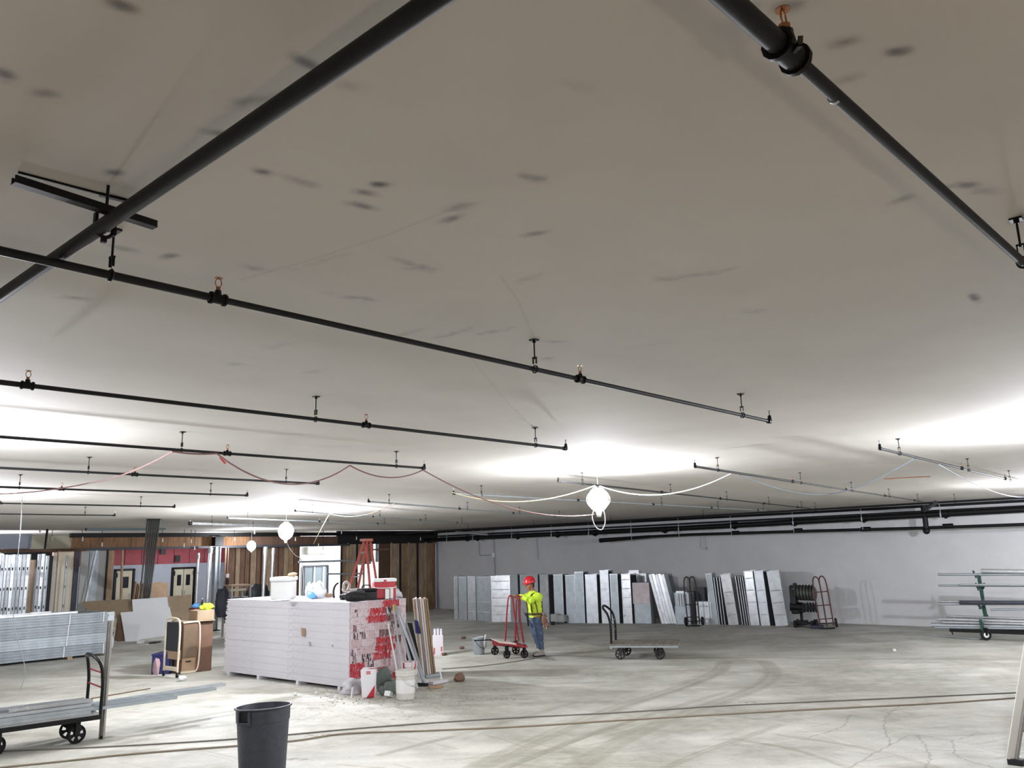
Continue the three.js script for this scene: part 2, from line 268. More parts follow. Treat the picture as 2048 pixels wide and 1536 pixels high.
function branch(label, a, b, r, hangers, heads, endA, endB, m = mat.blackPipe) {
  const root = thing('sprinkler_pipe', label, 'pipe', a.clone().add(b).multiplyScalar(0.5), 0);
  const dir = b.clone().sub(a).normalize();
  const step = heads.length ? heads[0] : null, L = a.distanceTo(b);
  const cut = step !== null ? a.clone().addScaledVector(dir, step) : b;
  wpart(root, 'pipe', [rod(a, cut, r, 14), ...(step !== null ? [rod(cut, b, r * 0.86, 14)] : [])], m);
  for (const t of hangers) { const p = a.clone().addScaledVector(dir, t); hangerAt(root, p.x, p.y, p.z, r); }
  for (const t of heads) { const p = a.clone().addScaledVector(dir, t); headAt(root, p.x, p.y, p.z, r, dir); }
  for (const [on, p, s] of [[endA, a, 1], [endB, b, -1]]) if (on) { // elbow turned up with a head
    const q = p.clone();
    wpart(root, 'elbow', [rod(q, q.clone().addScaledVector(dir, s * 0.03), r * 1.35, 10), new THREE.SphereGeometry(r * 1.35, 10, 8).translate(q.x, q.y, q.z), rod(q, q.clone().add(V(0, 0.04, 0)), r * 1.2, 10, r * 0.9)], mat.blackIron);
    wpart(root, 'sprinkler_head', [rod(q.clone().add(V(0, 0.04, 0)), q.clone().add(V(0, 0.07, 0)), 0.006, 6), new THREE.CylinderGeometry(0.012, 0.012, 0.002, 10).translate(q.x, q.y + 0.071, q.z)], mat.galvDull);
  }
  return root;
}
const nth = ['nearest', 'second', 'third', 'fourth', 'fifth', 'sixth', 'seventh', 'eighth'];
// left rows, running to the right from the main
[[-2.34, 5.22, 0.0125, [0.9, 2.78, 4.82], [1.23, 3.12]], [-4.11, 5.24, 0.0125, [0.92, 2.82, 4.86], [1.25, 3.2]], [-5.9, 5.3, 0.0125, [2.87, 4.95], [1.25, 3.24]], [-7.82, 5.42, 0.0125, [2.94, 5.0], [1.25, 3.36]], [-9.75, 5.66, 0.0125, [2.98, 5.15], [3.4]], [-12.3, 5.92, 0.0125, [3.3, 5.4], [3.55]], [-14.9, 6.1, 0.012, [3.9, 5.6], [3.6]]]
  .forEach(([z, x1, r, hs_, hd], i) => branch(`${nth[i]} black branch pipe of the left rows counting back, free end pointing right`, V(-6, PY, z), V(x1, PY, z), r, hs_.map((x) => x + 6), hd.map((x) => x + 6), false, true));
// right rows, starting at a free end and running to the feed main by the grey wall
[[[1760, 897], [2048, 967], 21], [[1390, 933], [1845, 1003], 19.2], [[1117, 962], [1630, 1018], 19.6], [[907, 987], [1200, 1003], 19.4], [[737, 1003], [1000, 1024], 18.6], [[590, 1022], [800, 1037], 17], [[455, 1036], [640, 1043], 15]]
  .forEach(([p, q, xe], i) => {
    const a = fl(...p, PY), b0 = fl(...q, PY), dir = b0.clone().sub(a).normalize(), b = a.clone().addScaledVector(dir, (xe - a.x) / dir.x), L = a.distanceTo(b), hg = [0.6], hd = [];
    for (let t = 3.1; t < L - 0.4; t += 2.6) { hg.push(t + 0.35); hd.push(t); }
    branch(`${nth[i]} branch pipe of the right rows counting back, free end pointing left`, a, b, 0.0125, hg, hd, true, false, i < 3 ? mat.blackPipe : mat.galvDull);
  });
// short bright pipe under the slab far back, beside the second lamp
branch('pale pipe stub hanging far back beside the second work lamp, free end pointing left', fl(380, 1047, 3.02), fl(560, 1053, 3.02), 0.03, [0.7, 2.2], [], true, false, mat.galvBright);
// nearest pipe at upper right with its big tee
{
  const a = V(0.62, PY, -0.49), b = V(4.2, PY, -0.35), t = 1.24 - 0.62;
  const root = thing('sprinkler_pipe', 'thick black sprinkler pipe at upper right with brass head on a large tee', 'pipe', V(1.24, PY, -0.468), 0), dir = b.clone().sub(a).normalize();
  const c = a.clone().addScaledVector(dir, t);
  wpart(root, 'pipe', [rod(V(-6, PY, -0.75), c, 0.0185, 18), rod(c, b, 0.0125, 18)], mat.blackPipe);
  const h = headAt(root, c.x, c.y, c.z, 0.0175, dir);
  mesh('wing_lug', [bar(V(-0.012, -0.012, 0.015), V(-0.03, -0.016, 0.034), 0.008, 0.008), bar(V(-0.03, -0.016, 0.034), V(-0.036, -0.006, 0.038), 0.007, 0.007)], mat.blackIron, h);
  wpart(root, 'joint_band', [rod(V(1.435, PY, -0.461), V(1.443, PY, -0.4607), 0.0137, 14)], mat.galvDull);
  hangerAt(root, 2.78, PY, -0.405, 0.0125);
}
// cross main at upper left with its strut channel and clamp
{
  const root = thing('sprinkler_main', 'thick black main pipe crossing the ceiling at upper left under a strut channel', 'pipe', V(0.78, 3.092, -2));
  wpart(root, 'pipe', [rod(V(0.765, 3.092, -0.2), V(0.79, 3.092, -16), 0.0185, 18)], mat.blackPipe);
  wpart(root, 'clamp', [new THREE.TorusGeometry(0.0215, 0.005, 6, 18).translate(0.78, 3.092, -2.09), bx(0.757, 3.105, -2.09, 0.008, 0.05, 0.014), bx(0.803, 3.105, -2.09, 0.008, 0.05, 0.014), bx(0.78, 3.064, -2.09, 0.012, 0.016, 0.012)], mat.blackIron);
  const ch = solo('strut_channel', 'short black slotted strut channel above the thick main pipe at upper left', 'bracket', [bar(fl(26, 366, 3.115), fl(310, 456, 3.115), 0.026, 0.003), bar(fl(26, 366, 3.115).add(V(0, 0.008, -0.012)), fl(310, 456, 3.115).add(V(0, 0.008, -0.012)), 0.003, 0.018), bar(fl(26, 366, 3.115).add(V(0, 0.008, 0.012)), fl(310, 456, 3.115).add(V(0, 0.008, 0.012)), 0.003, 0.018)], mat.blackIron, fl(170, 405, 3.125));
  wpart(ch, 'threaded_rod', [rod(V(0.77, 3.115, -2.06), V(0.77, CH, -2.06), 0.004, 6)], mat.blackIron);
  wpart(ch, 'back_plate', [bar(fl(36, 345, 3.197), fl(255, 402, 3.197), 0.005, 0.006), bar(fl(200, 389, 3.196), fl(262, 404, 3.196), 0.014, 0.008)], mat.blackIron);
}
// feed main along the right wall
{
  const a = V(19.4, 3.04, 4), b = V(20.6, 3.04, -24.5), root = thing('feed_main', 'long black feed main under the slab near the right wall, joining branch pipes', 'pipe', V(20, 3.04, -8));
  wpart(root, 'pipe', [rod(a, b, 0.024, 14)], mat.blackIron);
  for (let i = 0; i < 7; i++) { const p = a.clone().lerp(b, 0.2 + i * 0.11); hangerAt(root, p.x, p.y, p.z, 0.024); }
  const d = px_(1850, 1035, 23.0);
  wpart(root, 'branch_arm', [rod(V(19.75, 3.04, d.z * 0.82), V(22.98, 2.98, d.z), 0.05, 12)], mat.blackIron);
}
// the two pipes on the right wall
{
  const y0 = 2.79, X = 23.15, root = thing('wall_pipe', 'thick black pipe running along the top of the grey right wall', 'pipe', V(X, y0, -10));
  const zs = [[-25.7, 2.8], [-13.3, 2.82], [-4, 2.9], [6, 2.98]].map(([z, y]) => V(X, y, z));
  wpart(root, 'pipe', zs.slice(1).map((p, i) => rod(zs[i], p, 0.078, 18)), mat.blackIron);
  for (const x of [935, 955, 1035, 1115, 1190, 1330, 1470, 1590, 1730, 1895]) {
    const z = px_(x, 1060, X).z, y = z < -13.3 ? 2.8 : 2.82 + (z + 13.3) * 0.0086;
    wpart(root, 'coupling', [rod(V(X, y, z - 0.08), V(X, y, z + 0.08), 0.1, 16), bx(X, y - 0.1, z, 0.06, 0.05, 0.06)], mat.blackIron);
  }
  for (const x of [896, 948, 1026, 1105, 1180, 1265, 1360, 1465, 1590, 1728, 1887]) {
    const z = px_(x, 1060, X).z, y = z < -13.3 ? 2.8 : 2.82 + (z + 13.3) * 0.0086, h = new THREE.Group(); h.name = 'hanger'; root.add(h); h.position.set(X - root.position.x, y - root.position.y, z - root.position.z);
    mesh('rod', [rod(V(-0.085, -0.3, 0), V(-0.085, CH - y, 0), 0.007, 6)], mat.galvDull, h);
    mesh('clamp', [new THREE.TorusGeometry(0.085, 0.008, 5, 16), bx(-0.09, -0.02, 0, 0.02, 0.1, 0.03)], mat.galvDull, h);
  }
  wpart(root, 'tee_drop', [rod(V(X, 2.88, px_(1850, 1035, X).z), V(X - 0.02, 2.46, px_(1850, 1035, X).z), 0.065, 14), rod(V(X, 2.95, px_(1850, 1035, X).z), V(X, 3.12, px_(1850, 1035, X).z), 0.075, 14), new THREE.SphereGeometry(0.09, 12, 10).translate(X - 0.02, 2.47, px_(1850, 1035, X).z)], mat.blackIron);
  const r2 = thing('wall_pipe', 'thinner black pipe below the thick one on the right wall, its left end open', 'pipe', V(X, 2.58, -8));
  const q = [[1200, 1081], [1300, 1073], [1380, 1069], [1620, 1062], [1850, 1056], [2048, 1049]].map(([a, b]) => px_(a, b, X - 0.02));
  wpart(r2, 'pipe', [rod(q[0], q[1], 0.075, 14, 0.045), ...q.slice(2).map((p, i) => rod(q[i + 1], p, 0.04, 14)), rod(q[5], V(X - 0.02, 2.56, 6), 0.04, 14)], mat.blackIron);
  for (const x of [1470, 1596, 1732, 1897]) { const p = px_(x, 1060, X - 0.02), y = x < 1640 ? 2.605 : 2.57; wpart(r2, 'coupling', [rod(V(p.x, y, p.z - 0.12), V(p.x, y, p.z + 0.12), 0.062, 14)], mat.blackIron); }
  const led = thing('ledge_pipe', 'dark dusty conduit and ledge at the joint of the right wall and the ceiling', 'conduit', V(23.5, 3.0, -10));
  wpart(led, 'conduit', [rod(V(23.72, 3.12, -25.6), V(23.72, 3.12, 6), 0.035, 10), rod(V(23.7, 2.95, -25.6), V(23.74, 3.0, 6), 0.03, 10)], mat.blackPipe);
  wpart(led, 'ledge', [bx(23.86, 2.92, -9.8, 0.08, 0.06, 31.6)], mat.galvDull);
  const gp = solo('pipe_length', 'loose grey pipe lying on hangers at the far top of the right wall', 'pipe', [rod(px_(912, 1064, 22.9), px_(975, 1069, 22.9), 0.04, 10)], mat.galv, px_(940, 1066, 22.9));
  for (const x of [922, 962]) { const p = px_(x, 1066, 22.9); wpart(gp, 'hanger_rod', [rod(p, V(p.x, CH, p.z), 0.006, 6)], mat.galvDull); }
}
// conduits on the right wall
{
  const X = 23.86, r = thing('wall_conduit', 'thin dark conduit with a small pale junction box above the left ducts', 'conduit', px_(988, 1110, X));
  wpart(r, 'conduit', [rod(px_(985, 1040, X), px_(988, 1105, X), 0.018, 8), rod(px_(988, 1115, X), px_(989.5, 1158, X), 0.024, 8), rod(px_(957, 1083, X), px_(959, 1111, X), 0.014, 8), rod(px_(959, 1111, X), px_(987, 1110, X), 0.012, 8)], mat.galvDull);
  wpart(r, 'junction_box', [bx(X - 0.04, px_(988, 1110, X).y, px_(988, 1110, X).z, 0.08, 0.16, 0.12, 0.01)], mat.whitePlastic);
  solo('wall_conduit', 'short pale conduit hanging down the grey wall above and right of the worker', 'conduit', [rod(px_(1073, 1076, X), px_(1075.5, 1119, X), 0.016, 8)], mat.galvDull, px_(1074, 1100, X));
  solo('wall_conduit', 'pair of faint thin conduits on the grey wall above the middle of the ducts', 'conduit', [rod(px_(1401, 1072, X), px_(1400, 1096, X), 0.008, 6), rod(px_(1409, 1072, X), px_(1411, 1096, X), 0.008, 6), bx(X, px_(1411, 1097, X).y, px_(1411, 1097, X).z, 0.05, 0.08, 0.09)], mat.galvDull, px_(1405, 1085, X));
}

// ---------------------------------------------------------------- lamps of the light string
LAMPS.forEach(([x, y, z, cd, r, label], i) => {
  const t = thing('work_lamp', label, 'lamp', V(x, y, z), 0);
  mesh('bulb', [new THREE.SphereGeometry(r, 24, 18).scale(1, 1.16, 1)], glow, t).castShadow = false;
  mesh('driver_plate', [lathe([[0, -r * 0.66], [r * 0.7, -r * 0.66], [r * 0.7, -r * 0.62], [0, -r * 0.62]], 24)], mat.whitePlastic, t);
  mesh('top_plate', [lathe([[0, r * 0.72], [r * 0.44, r * 0.72], [r * 0.44, r * 0.68], [0, r * 0.68]], 24)], mat.whitePlastic, t);
  mesh('socket', [lathe([[0, -r * 1.16 - 0.06], [0.022, -r * 1.16 - 0.06], [0.03, -r * 1.16 - 0.03], [0.04, -r * 1.16 + 0.012], [0, -r * 1.16 + 0.012]], 16)], mat.whitePlastic, t);
  const ribs = []; for (let k = 0; k < 6; k++) { const a = k * Math.PI / 3; ribs.push(tube([V(Math.cos(a) * 0.035, r * 1.16 + 0.02, Math.sin(a) * 0.035), V(Math.cos(a) * (r + 0.012), r * 0.3, Math.sin(a) * (r + 0.012)), V(Math.cos(a) * (r + 0.01), -r * 0.3, Math.sin(a) * (r + 0.01)), V(Math.cos(a) * 0.02, -r * 1.16 - 0.014, Math.sin(a) * 0.02)], 0.0018, 12, 5)); }
  mesh('guard', ribs, mat.whitePlastic, t);
  mesh('hook', [rod(V(0, r + 0.06, 0), V(0, CH - y, 0), 0.004, 6)], mat.cordWhite, t);
  const l = new THREE.PointLight(0xf2f5ff, cd, 0, 2); l.castShadow = true; l.shadow.radius = 3; l.name = 'lamp_light'; t.add(l);
});
// warm work light standing on the floor behind the photographer: it throws the soft pipe shadows on the near ceiling
{
  const t = thing('floor_work_light', 'warm work light on a low stand on the floor behind the view', 'lamp', V(-0.35, 0, 2.1));
  mesh('head', [new THREE.SphereGeometry(0.1, 20, 14).translate(0, 0.75, 0)], new THREE.MeshStandardMaterial({ color: 0xffffff, emissive: 0xffe2bd, emissiveIntensity: 3 }), t).castShadow = false;
  mesh('stand', [rod(V(0, 0, 0), V(0, 0.65, 0), 0.015, 8), rod(V(0, 0.25, 0), V(0.25, 0, 0.1), 0.012, 7), rod(V(0, 0.25, 0), V(-0.2, 0, 0.17), 0.012, 7), rod(V(0, 0.25, 0), V(-0.05, 0, -0.27), 0.012, 7)], mat.blackIron, t);
  const l = new THREE.PointLight(0xffdcb4, 3.4, 0, 2); l.position.set(0, 0.75, 0); l.castShadow = true; l.shadow.radius = 4.5; t.add(l);
}
// cords of the string
const onP = (px, py) => fl(px, py, PY - 0.015);
const L1 = V(7.8, 2.81, -5.67);
{
  const cordThing = (label, curves, r, m) => { const p = curves[0][0]; const t = thing('light_cord', label, 'cord', p.clone()); for (const c of curves) wpart(t, 'cord', [tube(c, r, c.length * 5, 6)], m); return t; };
  cordThing('dusty pink light cord swagged along the third left branch pipe', [sag(fl(0, 988, 3.0), fl(175, 967, 3.02), 0.02), sag(fl(175, 967, 3.02), onP(346, 903), 0.04), sag(onP(346, 903), onP(433, 907), 0.01), sag(onP(433, 907), onP(700, 931), 0.2), sag(onP(700, 931), onP(846, 940), 0.09)], 0.0065, mat.cord);
  solo('cord_plug', 'dark red plug joint on the pink cord below the third left branch pipe', 'plug', [rod(fl(441, 915, 3.02), fl(450, 926, 2.99), 0.009, 8)], mat.redPlastic, fl(445, 920, 3.0));
  cordThing('pale red cord running from the third left branch pipe to the nearest lamp', [sag(onP(846, 940), L1.clone().add(V(-0.05, -0.17, -0.03)), 0.16, 14)], 0.0062, mat.cord);
  cordThing('pale yellow cord swagged from the left up to the pipe over the nearest lamp', [sag(onP(905, 985), fl(1190, 971, 3.03), 0.16, 14)], 0.0062, mat.cordYellow);
  cordThing('white cord swagged to the right from the pipe over the nearest lamp', [sag(fl(1200, 972, 3.03), fl(1462, 947, 3.03), 0.17, 14)], 0.0062, mat.cordWhite);
  cordThing('white loop of cord hanging below the nearest lamp', [[L1.clone().add(V(-0.02, -0.1, -0.05)), L1.clone().add(V(-0.05, -0.2, -0.06)), L1.clone().add(V(-0.02, -0.32, -0.03)), L1.clone().add(V(0.02, -0.345, 0.01)), L1.clone().add(V(0.05, -0.28, 0.04)), L1.clone().add(V(0.04, -0.16, 0.05)), L1.clone().add(V(0.02, -0.1, 0.04))]], 0.0062, mat.cordWhite);
  cordThing('bluish grey cord swagged below the second right branch pipe', [sag(onP(1480, 950), fl(1660, 988, 3.0), 0.08), sag(fl(1660, 988, 3.0), onP(1830, 917), 0.06)], 0.0062, mat.cordBlue);
  cordThing('bluish grey cord from the nearest right branch pipe to the right edge of the view', [sag(onP(1876, 928), fl(2048, 994, 3.03), 0.1), sag(fl(2048, 994, 3.03), fl(2160, 1003, 3.0), 0.05)], 0.0062, mat.cordBlue);
  cordThing('orange cord end stretched across between the right branch pipes', [[fl(1768, 958, 3.1), fl(1800, 956, 3.1), fl(1860, 953, 3.11)]], 0.006, mat.cordOrange);
  cordThing('pale cord rising from the far opening to the pipes right of the second lamp', [[fl(660, 1027, PY - 0.01), fl(652, 1040, 2.99), pz(640, 1062, -15.5), pz(627, 1088, -17.5)], sag(fl(660, 1027, PY - 0.01), fl(790, 1006, PY - 0.01), 0.12)], 0.0062, mat.cordYellow);
  cordThing('white cord dropping from the second lamp to the right behind the stack', [[V(9.3, 2.62, -14.5), pz(578, 1095, -14.6), pz(590, 1110, -14.8), pz(602, 1120, -15.2), pz(607, 1150, -15.4), pz(606, 1195, -15.5)]], 0.008, mat.cordGrey);
  const w = pz(47, 975, -9.72); w.y = 3.05;
  cordThing('thin white wire hanging from the fifth left branch pipe down past the steel stud bundle', [[w, pz(44, 1000, -9.72), pz(43, 1030, -9.7), pz(41, 1062, -9.72), pz(37, 1100, -9.7), pz(31, 1160, -9.7), pz(28, 1250, -9.7), pz(47, 1320, -9.7), pz(50, 1350, -9.7), pz(40, 1380, -9.7)]], 0.0035, mat.galvDull);
}

// ---------------------------------------------------------------- back of the hall: header, stripped partition, rooms behind
const ZB = -25.8;
{
  // brown plywood header with its pale left end
  const h = new THREE.Group(); h.name = 'wall_back'; scene.add(h); h.userData.kind = 'structure';
  const slab = (n, x0, y0, x1, y1, z, d, m) => { const a = pz(x0, y0, z), b = pz(x1, y1, z), t = Math.max(a.y, b.y), u = Math.min(a.y, b.y); return wpart(h, n, [bx((a.x + b.x) / 2, (t + u) / 2, z - d / 2, b.x - a.x, t - u, d)], m); };
  const px = [143, 200, 262, 322, 372, 431, 500, 560, 620, 690];
  for (let i = 0; i < px.length - 1; i++) { const a = pz(px[i], 1080, ZB).x, b = pz(px[i + 1], 1080, ZB).x; wpart(h, 'header_panel', [bx((a + b) / 2, 2.84, ZB - 0.02 - rr(0, 0.01), b - a - 0.012, 0.3, 0.03)], i > 5 ? mat.plyDark : mat.ply); }
  wpart(h, 'header_panel', [bx((pz(62, 1080, ZB).x + pz(142, 1080, ZB).x) / 2, 2.87, ZB, pz(142, 1080, ZB).x - pz(62, 1080, ZB).x, 0.38, 0.05)], mat.beige);
  wpart(h, 'header_panel', [bx(7.6, 2.9, ZB + 0.1, pz(60, 1080, ZB).x - 6.9, 0.4, 0.05)], mat.greyPaint);
  wpart(h, 'header_track', [bx(14.4, 2.66, ZB + 0.02, 9.8, 0.07, 0.14)], mat.canGrey);
  wpart(h, 'header_track', [bx(16.4, 3.06, ZB + 0.1, 14.2, 0.12, 0.16)], mat.blackIron);
  wpart(h, 'header_track', [bx(8.4, 2.64, ZB + 0.16, 2.6, 0.08, 0.2)], mat.plyDark);
  // dark stripped strip over the brown panelling
  wpart(h, 'dark_soffit', [bx(21.4, 2.93, ZB - 0.05, 5.2, 0.5, 0.12)], mat.black);
  // brown board panelling at right, boards between battens
  const edges = [682, 695, 713, 727, 744, 782, 800, 817, 835, 851, 868];
  for (let i = 0; i < edges.length - 1; i++) {
    if (edges[i] === 744) continue;
    const a = pz(edges[i], 1150, ZB).x, b = pz(edges[i + 1], 1150, ZB).x, open = edges[i] >= 713 && edges[i] < 744;
    const lo = open ? 1.92 : 0;
    wpart(h, 'wall_board', [bx((a + b) / 2, (lo + 2.72) / 2, ZB - rr(0.02, 0.05), b - a - 0.03, 2.72 - lo, 0.03)], i % 3 ? mat.woodDark : mat.wood);
    wpart(h, 'wall_batten', [bx(a, 1.36, ZB + 0.01, 0.05, 2.72, 0.06)], i % 2 ? mat.woodPale : mat.black);
    if (edges[i] > 780) wpart(h, 'wall_batten', [bx(a + 0.12, 1.36, ZB - 0.06, 0.06, 2.72, 0.04)], mat.black);
  }
  wpart(h, 'corner_batten', [bx(23.66, 1.36, ZB + 0.02, 0.1, 2.74, 0.1)], mat.woodRed);
  wpart(h, 'wall_end', [bx(23.86, 1.36, ZB + 0.02, 0.1, 2.76, 0.08)], mat.greyPaint);
  wpart(h, 'cross_rail', [bx(20.6, pz(760, 1099, ZB).y, ZB + 0.04, 1.3, 0.06, 0.04)], mat.woodRed);
  wpart(h, 'opening_rail', [bar(pz(597, 1124, ZB + 0.05), pz(708, 1121, ZB + 0.05), 0.05, 0.07)], mat.galvDull);
  wpart(h, 'opening_rail', [bar(pz(655, 1148, ZB + 0.05), pz(728, 1147, ZB + 0.05), 0.05, 0.06)], mat.galvDull);
  // red brown stripped wall left of the opening
  const rb = [455, 470, 480, 490, 500, 512, 522, 533, 545, 556, 566, 576, 588, 597];
  for (let i = 0; i < rb.length - 1; i++) { const z = ZB - 2.2, a = pz(rb[i], 1150, z).x, b = pz(rb[i + 1], 1150, z).x; wpart(h, 'wall_board', [bx((a + b) / 2, 1.35, z - rr(0, 0.06), b - a - 0.04, 2.7, 0.04)], i % 3 === 1 ? mat.woodDark : i > 9 && i % 2 ? mat.wood : mat.woodRed); }
  wpart(h, 'wall_backing', [bx((pz(450, 1150, ZB - 2.4).x + pz(597, 1150, ZB - 2.4).x) / 2, 1.6, ZB - 2.4, pz(597, 1150, ZB - 2.4).x - pz(450, 1150, ZB - 2.4).x, 3.2, 0.1)], mat.plyDark);
  wpart(h, 'wall_backing', [bx(21.4, 1.36, ZB - 0.12, 5.0 - 2.0, 2.72, 0.04).translate(0.95, 0, 0)], mat.plyDark);
  // left of the doors: stripped plank panels
  const lz = -26.6;
  for (const [x0, x1, y0, m] of [[88, 104, 1112, mat.black], [104, 114, 1105, mat.cream], [115, 147, 1102, mat.cream], [147, 158, 1100, mat.canGrey], [159, 176, 1100, mat.deck], [176, 196, 1100, mat.galvDull], [196, 213, 1100, mat.deck], [58, 72, 1120, mat.woodDark]]) {
    const a = pz(x0, 1150, lz), b = pz(x1, 1150, lz), t = pz(x0, y0, lz).y; wpart(h, 'wall_board', [bx((a.x + b.x) / 2, t / 2, lz - rr(0, 0.1), b.x - a.x - 0.02, t, 0.05)], m);
  }
  wpart(h, 'plywood_strip', [bx(pz(217, 1150, lz).x, 1.35, lz + 0.1, 0.16, 2.7, 0.06)], mat.tan);
  wpart(h, 'plywood_strip', [bx(pz(212, 1150, lz).x, 1.35, lz + 0.05, 0.07, 2.7, 0.06)], mat.black);
  wpart(h, 'plywood_strip', [bar(pz(245, 1098, -26.3), pz(239, 1290, -26.3), 0.07, 0.05)], mat.tan);
  wpart(h, 'leaning_stud', [bar(pz(193, 1100, -26.2), pz(168, 1215, -26.2), 0.09, 0.05)], mat.galv);
}
// far wall with doors: grey below, pink above
const ZD = -31;
{
  const w = new THREE.Group(); w.name = 'wall_doors'; scene.add(w); w.userData.kind = 'structure';
  wpart(w, 'lower_wall', [bx(13.5, 1.07, ZD - 0.1, 13, 2.14, 0.2)], mat.greyPaint);
  for (let i = 0; i < 15; i++) { const a = 11 + i * 0.62; wpart(w, 'pink_panel', [bx(a, 2.42, ZD - 0.12 - rr(0, 0.03), 0.6, 0.56, 0.16)], mat.pink); }
  wpart(w, 'upper_wall', [bx(13.5, 2.95, ZD - 0.1, 13, 0.5, 0.2)], mat.plyDark);
  for (const [x, y] of [[326, 1102], [355, 1117]]) { const p = pz(x, y, ZD); wpart(w, 'wall_hole', [bx(p.x, p.y, ZD - 0.01, 0.2, 0.24, 0.06)], mat.black); }
  wpart(w, 'side_wall', [bar(V(18.35, 1.6, -28.2), V(20.45, 1.6, -31.1), 0.12, 3.2)], mat.whitePaint);
  const leaf = (d, x0, x1, y0, hand) => {
    const a = pz(x0, 1170, ZD), b = pz(x1, 1170, ZD), c = (a.x + b.x) / 2, wd = b.x - a.x - 0.03, l = new THREE.Group(); l.name = 'door_leaf'; d.add(l);
    mesh('panel', [bx(c, y0 / 2, ZD + 0.03, wd, y0 - 0.02, 0.045, 0.008)], mat.beige, l);
    mesh('window', [bx(c + hand * wd * 0.06, y0 - 0.42, ZD + 0.055, wd * 0.44, 0.4, 0.02, 0.006)], mat.glassDark, l);
    mesh('handle', [rod(V(c + hand * wd * 0.4, 1.0, ZD + 0.1), V(c + hand * wd * 0.4, 1.15, ZD + 0.1), 0.014, 8), rod(V(c + hand * wd * 0.4, 1.02, ZD + 0.05), V(c + hand * wd * 0.4, 1.02, ZD + 0.1), 0.012, 6)], mat.chrome, l);
    mesh('hinge', [bx(c - hand * wd * 0.5, y0 - 0.16, ZD + 0.07, 0.05, 0.16, 0.04), bx(c - hand * wd * 0.5, 0.3, ZD + 0.07, 0.05, 0.16, 0.04)], mat.blackIron, l);
  };
  const frame = (d, x0, x1, y0) => { const a = pz(x0, 1170, ZD).x, b = pz(x1, 1170, ZD).x; part(d, 'door_frame', [bx(a - 0.04, y0 / 2, ZD + 0.03, 0.07, y0 + 0.06, 0.1), bx(b + 0.04, y0 / 2, ZD + 0.03, 0.07, y0 + 0.06, 0.1), bx((a + b) / 2, y0 + 0.03, ZD + 0.03, b - a + 0.14, 0.07, 0.1)], mat.blackIron); };
  const d1 = new THREE.Group(); d1.name = 'door_1'; scene.add(d1); d1.userData.kind = 'structure'; frame(d1, 230, 263, 1.95); leaf(d1, 230, 263, 1.95, 1);
  const d2 = new THREE.Group(); d2.name = 'door_2'; scene.add(d2); d2.userData.kind = 'structure'; frame(d2, 345, 385, 1.94); leaf(d2, 345, 365, 1.94, 1); leaf(d2, 365, 385, 1.94, -1);
}
